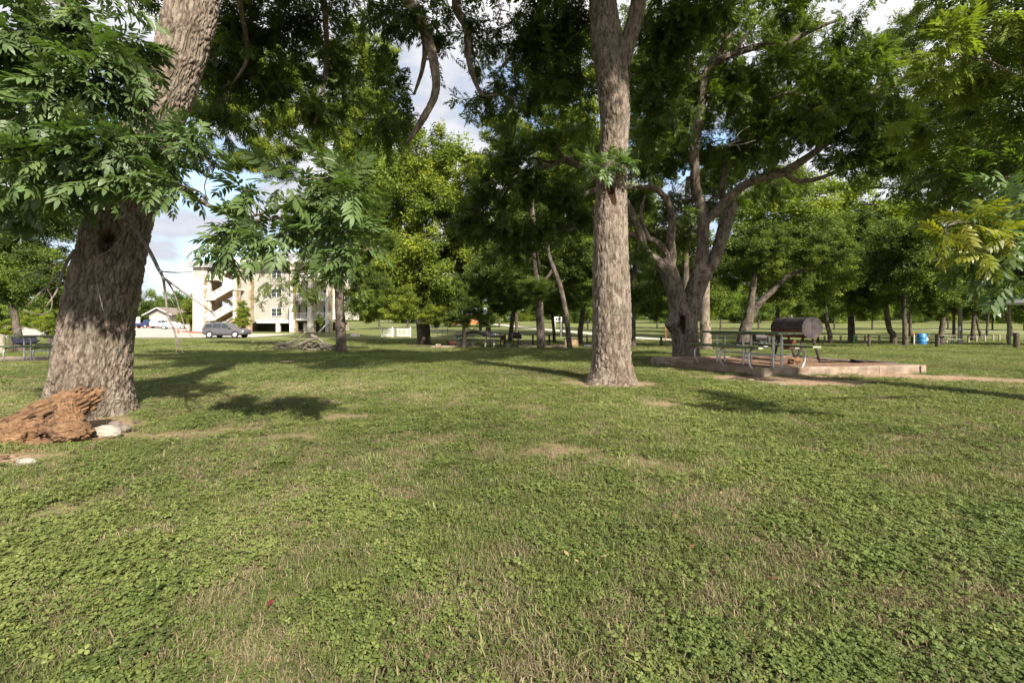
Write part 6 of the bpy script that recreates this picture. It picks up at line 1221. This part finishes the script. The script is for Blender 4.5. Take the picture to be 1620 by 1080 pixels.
def vehicle(loc, rotz, label, paint, kind='suv', s=1.0):
    t = thing('parked_car', label, 'pickup' if kind == 'pickup' else 'car', loc, rotz=rotz); k = dict(world=False)
    H = {'suv': 1.0, 'pickup': 1.05, 'sedan': .82}[kind]
    if kind == 'sedan': st = [(-2.35, .62, .40, .66), (-2.25, .45, .80, .78), (-1.5, .34, .95, .86), (0, .30, .96, .88), (1.1, .30, .93, .88), (2.1, .34, .78, .80), (2.38, .45, .60, .60)]
    else: st = [(-2.42, .55, .78, .70), (-2.34, .42, 1.02, .84), (-1.5, .34, 1.08, .92), (0, .30, 1.07, .93), (1.0, .30, 1.05, .93), (1.35, .31, 1.06, .92), (2.05, .34, 1.03, .88), (2.34, .38, .94, .80), (2.44, .50, .74, .66)]
    V = []; Fc = []
    for (x, z0, z1, w) in st:
        for (yy, zz_) in ((-.86, 0), (-1, .18), (-1, .62), (-.93, .86), (-.80, 1), (.80, 1), (.93, .86), (1, .62), (1, .18), (.86, 0)): V.append((x, yy * w, z0 + (z1 - z0) * zz_))
    n = 10
    for i in range(len(st) - 1):
        for j in range(n): Fc.append((i * n + j, i * n + (j + 1) % n, (i + 1) * n + (j + 1) % n, (i + 1) * n + j))
    Fc += [tuple(range(n))[::-1], tuple((len(st) - 1) * n + j for j in range(n))]
    body = part('body', G().add(V, Fc), M[paint], t, smooth=True, **k)
    if kind == 'suv': ca = [(-2.30, 1.02, -2.18, 1.30), (-2.0, 1.04, -1.85, 1.66), (-.6, 1.06, -.7, 1.74), (.35, 1.05, .15, 1.70), (1.15, 1.03, .55, 1.48)]; top = [(-2.2, 1.45), (-1.98, 1.68), (-.7, 1.745), (.10, 1.71), (.42, 1.52)]; bot = (-2.36, .98)
    elif kind == 'pickup': top = [(-.75, 1.5), (-.65, 1.72), (-.1, 1.78), (.35, 1.74), (.6, 1.5)]; bot = (-.8, 1.2)
    else: top = [(-1.3, 1.15), (-.9, 1.38), (-.2, 1.44), (.3, 1.40), (.6, 1.22)]; bot = (-1.7, 1.15)
    zb = 1.0 if kind != 'sedan' else .92
    prof = [(bot[0], zb)] + top + [(bot[1], zb)]
    V = []; Fc = []
    for sgn in (-1, 1):
        for (x, z) in prof: V.append((x, sgn * (.88 - .22 * (z - zb) / .75), z))
    m = len(prof)
    for j in range(m - 1): Fc.append((j, j + 1, m + j + 1, m + j))
    Fc += [tuple(range(m)), tuple(range(m, 2 * m))[::-1]]
    part('cabin', G().add(V, Fc), M[paint], t, **k)
    def side_glass(x0, x1, x0t, x1t, z0, z1, sgn):
        yy = lambda z: sgn * (.895 - .22 * (z - zb) / .75)
        g = G().add([(x0, yy(z0), z0), (x1, yy(z0), z0), (x1t, yy(z1), z1), (x0t, yy(z1), z1), (x0, yy(z0) - sgn * .02, z0), (x1, yy(z0) - sgn * .02, z0), (x1t, yy(z1) - sgn * .02, z1), (x0t, yy(z1) - sgn * .02, z1)], [(0, 1, 2, 3), (4, 7, 6, 5), (0, 4, 5, 1), (1, 5, 6, 2), (2, 6, 7, 3), (3, 7, 4, 0)]); part('window', g, M['glass'], t, **k)
    for sgn in (-1, 1):
        if kind == 'suv':
            side_glass(-2.12, -1.25, -1.92, -1.25, 1.16, 1.56, sgn); side_glass(-1.17, -.22, -1.17, -.22, 1.14, 1.62, sgn); side_glass(-.12, .80, -.12, .28, 1.14, 1.60, sgn)
            part('roof_rail', G().tube([(-1.85, sgn * .62, 1.72), (-.7, sgn * .62, 1.80), (.1, sgn * .60, 1.76)], .02, 6), M['galv'], t, **k)
        elif kind == 'pickup': side_glass(-.65, -.1, -.6, -.1, 1.12, 1.62, sgn); side_glass(0, .98, 0, .45, 1.12, 1.62, sgn)
        else: side_glass(-1.2, -.25, -.85, -.25, 1.0, 1.32, sgn); side_glass(-.15, .95, -.15, .42, 1.0, 1.32, sgn)
        part('mirror', G().box(.78, .95, sgn * .98 - .1, sgn * .98 + .1, 1.08, 1.24, .03), M[paint], t, **k)
        part('tail_light', G().box(-2.40, -2.16, sgn * .72 - .07, sgn * .72 + .07, .82, .98, .02), M['redlens'], t, **k); part('headlight', G().box(2.16, 2.37, sgn * .62 - .12, sgn * .62 + .12, .70, .84, .02), M['galv'], t, **k)
        part('rocker', G().box(-1.0, 1.0, sgn * .93 - .03, sgn * .93 + .03, .27, .40, .01), M['black'], t, **k)
        for wx in (-1.46, 1.46):
            part('wheel_arch', G().lathe([(.43, sgn * .915), (.43, sgn * .945), (0, sgn * .945)], (wx, 0, .38), 24, 'y'), M['black'], t, **k)
            w = part('wheel', G().lathe([(.24, sgn * .80), (.355, sgn * .80), (.37, sgn * .84), (.37, sgn * .95), (.345, sgn * .985), (.25, sgn * .985), (.24, sgn * .955)], (wx, 0, .37), 28, 'y'), M['tyre'], t, smooth=True, **k)
            part('rim', G().lathe([(.24, sgn * .975), (.225, sgn * .985), (.215, sgn * .957), (0, sgn * .957)], (wx, 0, .37), 28, 'y'), M['rim'], w, **k)
            g = G()
            for q in range(5):
                a = q * 2 * math.pi / 5; c_, s_ = math.cos(a), math.sin(a); pts = [(-.03, .03), (.03, .03), (.045, .22), (-.045, .22)]
                V = [(wx + u * c_ - v * s_, sgn * yy, .37 + u * s_ + v * c_) for yy in (.96, .980) for (u, v) in pts]; g.add(V, [(0, 1, 2, 3), (7, 6, 5, 4), (0, 4, 5, 1), (1, 5, 6, 2), (2, 6, 7, 3), (3, 7, 4, 0)])
            part('spokes', g, M['rim'], w, **k)
    t.scale = (s, s, s); return t
x = X_(351.5, 52); vehicle((x, 52.9, ground_at(x, 52) + .03), 0, 'metallic grey SUV parked broadside at the lawn edge below the stair tower', 'carpaint')
for px, Y, rz, lab, pt, kd in ((236, 98, 1.25, 'dark blue pickup parked in front of the garage', 'carblue', 'pickup'), (257, 97, 1.5, 'white SUV parked beside the dark blue pickup', 'carwhite', 'suv'), (275, 90, .5, 'white sedan parked nearest the bushy tree', 'carwhite', 'sedan')):
    x = X_(px, Y); vehicle((x, Y, ground_at(x, Y) + .03), rz, lab, pt, kd)

# ================================================================== ground plants: clover, grass, dry grass (instanced tufts on real points)
def tuft_clover(seed, n=17):
    r = np.random.default_rng(seed); V = []; T = []
    for k in range(n):
        o = np.array([r.normal() * .045, r.normal() * .045, r.uniform(.010, .038)]); nz = nrm(np.array([r.normal() * .35, r.normal() * .35, 1.0])); a0 = r.uniform(0, 6.28); sz = r.uniform(.007, .013 + .003 * (seed % 4))
        ax = nrm(np.cross(nz, [0.3, 1, 0])); ay = np.cross(nz, ax)
        for j in range(3):
            a = a0 + j * 2.094; d = ax * math.cos(a) + ay * math.sin(a); s = np.cross(nz, d); b = len(V); up = nz * sz * .18
            V.extend([o, o + d * sz * .55 + s * sz * .42 + up, o + d * sz * .55 - s * sz * .42 + up, o + d * sz * .98 + s * sz * .24, o + d * sz * .98 - s * sz * .24]); T.extend([(b, b + 2, b + 1), (b + 1, b + 2, b + 4), (b + 1, b + 4, b + 3)])
    return np.array(V), np.array(T)
def tuft_blade(seed, n=26, L=(.02, .06), w=.0019, lean=1.25, rad=.045):
    r = np.random.default_rng(seed); V = []; T = []
    for k in range(n):
        o = np.array([r.normal() * rad, r.normal() * rad, -.004]); a = r.uniform(0, 6.28); h = r.uniform(*L); ln = r.uniform(.15, lean); d = np.array([math.cos(a), math.sin(a), 0]); s = np.array([-math.sin(a + r.normal() * .5), math.cos(a + r.normal() * .5), 0]) * w
        m = o + d * h * ln * .35 + np.array([0, 0, h * .62]); e = o + d * h * ln + np.array([0, 0, h * (1.0 - .45 * ln)]); b = len(V)
        V.extend([o - s, o + s, m - s * .85, m + s * .85, e]); T.extend([(b, b + 1, b + 3), (b, b + 3, b + 2), (b + 2, b + 3, b + 4)])
    return np.array(V), np.array(T)
def scatter(name, tmpls, mat, pts, tone, scale, kind='stuff'):
    tc = bpy.data.collections.new(name + '_templates')
    for i, (V, T) in enumerate(tmpls): tc.objects.link(bpy.data.objects.new(name + '_tuft', mesh_np(name + '_tuft', V, tris=T, smooth=False, mat=mat)))
    n = len(pts); me = bpy.data.meshes.new(name); me.vertices.add(n); me.vertices.foreach_set('co', np.asarray(pts, np.float32).ravel())
    for k, v in (('tone', tone), ('sc', scale), ('rz', rng.uniform(0, 6.28, n)), ('rx', rng.normal(size=n) * .14)): me.attributes.new(k, 'FLOAT', 'POINT').data.foreach_set('value', np.asarray(v, np.float32))
    me.attributes.new('pick', 'INT', 'POINT').data.foreach_set('value', rng.integers(0, len(tmpls), n).astype(np.int32)); me.update()
    o = bpy.data.objects.new(name, me); COL.objects.link(o); o['kind'] = kind; me.materials.append(mat)
    ng = bpy.data.node_groups.new(name + '_scatter', 'GeometryNodeTree'); ng.interface.new_socket('Geometry', in_out='INPUT', socket_type='NodeSocketGeometry'); ng.interface.new_socket('Geometry', in_out='OUTPUT', socket_type='NodeSocketGeometry')
    N = lambda t: ng.nodes.new(t); gi, go = N('NodeGroupInput'), N('NodeGroupOutput'); m2p = N('GeometryNodeMeshToPoints'); ip = N('GeometryNodeInstanceOnPoints'); ci = N('GeometryNodeCollectionInfo')
    ci.inputs['Collection'].default_value = tc; ci.inputs['Separate Children'].default_value = True; ci.inputs['Reset Children'].default_value = True
    def attr(nm, ty='FLOAT'):
        a = N('GeometryNodeInputNamedAttribute'); a.data_type = ty; a.inputs['Name'].default_value = nm; return a.outputs['Attribute']
    cx = N('ShaderNodeCombineXYZ'); ng.links.new(attr('rx'), cx.inputs[0]); ng.links.new(attr('rz'), cx.inputs[2])
    ng.links.new(gi.outputs[0], m2p.inputs['Mesh']); ng.links.new(m2p.outputs[0], ip.inputs['Points']); ng.links.new(ci.outputs[0], ip.inputs['Instance'])
    ip.inputs['Pick Instance'].default_value = True; ng.links.new(attr('pick', 'INT'), ip.inputs['Instance Index']); ng.links.new(cx.outputs[0], ip.inputs['Rotation']); ng.links.new(attr('sc'), ip.inputs['Scale']); ng.links.new(ip.outputs[0], go.inputs[0])
    md = o.modifiers.new('scatter', 'NODES'); md.node_group = ng
    return o
bands = [(.55, 1.6, 1000, .9), (1.6, 2.6, 950, .9), (2.6, 4.2, 720, .9), (4.2, 7, 430, .95), (7, 12, 230, 1.1), (12, 20, 70, 1.4), (20, 34, 24, 2.0), (34, 48, 8, 2.5)]
PX = []; PY = []; PS = []
for y0, y1, dn, sc in bands:
    hw = 1.18 * y1 + 3.0; n = int(dn * (y1 - y0) * 2 * hw); x = rng.uniform(-hw, hw, n); y = rng.uniform(y0, y1, n); k = np.abs(x) < 1.18 * y + 3.0; PX.append(x[k]); PY.append(y[k]); PS.append(np.full(k.sum(), sc))
PX, PY, PS = map(np.concatenate, (PX, PY, PS))
dd = dirt(PX, PY); keep = rng.uniform(0, 1, len(PX)) > dd * 1.9
def inside_pad(x, y):
    r = np.ones(len(x), bool)
    for a, b in ((PB, PC), (PC, PD), (PD, PA), (PA, PB)): r &= ((b[0] - a[0]) * (y - a[1]) - (b[1] - a[1]) * (x - a[0])) > 0
    return r
keep &= ~inside_pad(PX, PY)
for (c, rr) in (((P1[0][0], 5.5), .62), ((P2[0][0], 8.5), .48), ((b3[0], 14), .5), ((-4.75, 4.4), .36)): keep &= ((PX - c[0]) ** 2 + (PY - c[1]) ** 2) > rr ** 2
keep &= ~((PX > X_(-80, 14)) & (PX < X_(150, 14)) & (PY > 13.7) & (PY < 15.65))
PX, PY, PS, dd = PX[keep], PY[keep], PS[keep], dd[keep]
PZ = gz(PX, PY) + (n2(PX, PY, 3.1, 9, 3) - .5) * .035 * np.clip((14 - PY) / 4, 0, 1)
cn = .5 + (n2(PX, PY, .9, 41, 4) - .5) * .7 + (n2(PX, PY, 5.5, 43, 2) - .5) * 1.3; dr = n2(PX, PY, .75, 47, 4) + (n2(PX, PY, 5, 49, 2) - .5) * .9
far_ = np.clip((PY - 9) / 6, 0, 1)
u = rng.uniform(0, 1, len(PX))
pcl = np.clip((cn - .34) * 3.4, .12, .9) * (1 - .75 * far_); pdry = np.clip((dr - .46) * 3.4, .07, .66) * (1 - .5 * far_)
kind_ = np.where(u < pdry, 2, np.where(rng.uniform(0, 1, len(PX)) < pcl, 0, 1))
tone = np.clip(.42 + (n2(PX, PY, .5, 51, 3) - .5) * 1.3 + rng.normal(size=len(PX)) * .16 - .12 * np.clip((3.5 - PY) / 2, 0, 1), 0, 1)
pts = np.stack([PX, PY, PZ], 1)
scatter('clover', [tuft_clover(i) for i in range(4)], M['clover'], pts[kind_ == 0], tone[kind_ == 0], PS[kind_ == 0] * rng.uniform(.75, 1.35, (kind_ == 0).sum()))
scatter('grass', [tuft_blade(i) for i in range(4)], M['blade'], pts[kind_ == 1], tone[kind_ == 1], PS[kind_ == 1] * rng.uniform(.6, 1.25, (kind_ == 1).sum()))
scatter('dry_grass', [tuft_blade(20 + i, 26, (.02, .06), .0018, 1.9, .06) for i in range(3)], M['straw'], pts[kind_ == 2], tone[kind_ == 2], PS[kind_ == 2] * rng.uniform(.6, 1.2, (kind_ == 2).sum()))
# coarse tufts
CT = [(430, 722), (440, 715), (655, 822), (1500, 641), (1520, 640), (1270, 640), (590, 730), (650, 715), (1130, 760), (250, 735), (1340, 700), (980, 735), (760, 640), (870, 1050)]
cp = []
for px, py in CT:
    Y = CAM_H * F / (py - 512); x = X_(px, Y)
    for j in range(3): xx, yy = x + rng.normal() * .06, Y + rng.normal() * .06; cp.append((xx, yy, ground_at(xx, yy)))
scatter('coarse_grass', [tuft_blade(60 + i, 14, (.05, .11), .0032, 1.3, .03) for i in range(3)], M['blade'], np.array(cp), rng.uniform(.5, .95, len(cp)), rng.uniform(.7, 1.2, len(cp)))

# fallen leaf bits and twig ends caught in the lawn
def bit(seed):
    r = np.random.default_rng(seed); V = []; T = []
    L = .018; b = 0; V = [(-L, 0, 0), (0, L * .4, .006), (0, -L * .4, .004), (L, 0, .008)]; T = [(0, 2, 1), (1, 2, 3)]
    if seed % 2: V = [(-.05, -.0015, .002), (-.05, .0015, .002), (.0, -.0012, .012), (.0, .0012, .012), (.05, .01, .004)]; T = [(0, 2, 1), (1, 2, 3), (2, 4, 3)]
    return np.array(V, float) + [0, 0, .03], np.array(T)
M['bits'] = leafmat('dead_leaf_bits', (.07, .04, .022), (.17, .10, .05), (.34, .25, .13), .1, .8, inst=True, spec=.1, objvar=.7)
nb = 2600; by = .7 + 11 * rng.uniform(0, 1, nb) ** .8; bxx = rng.uniform(-1, 1, nb) * (1.15 * by + 2.5)
kb = (n2(bxx, by, 1.2, 77, 3) > .42) & ~inside_pad(bxx, by); bxx, by = bxx[kb], by[kb]
scatter('leaf_litter', [bit(i) for i in range(4)], M['bits'], np.stack([bxx, by, gz(bxx, by)], 1), rng.uniform(.2, .9, len(bxx)), rng.uniform(.6, 1.3, len(bxx)))
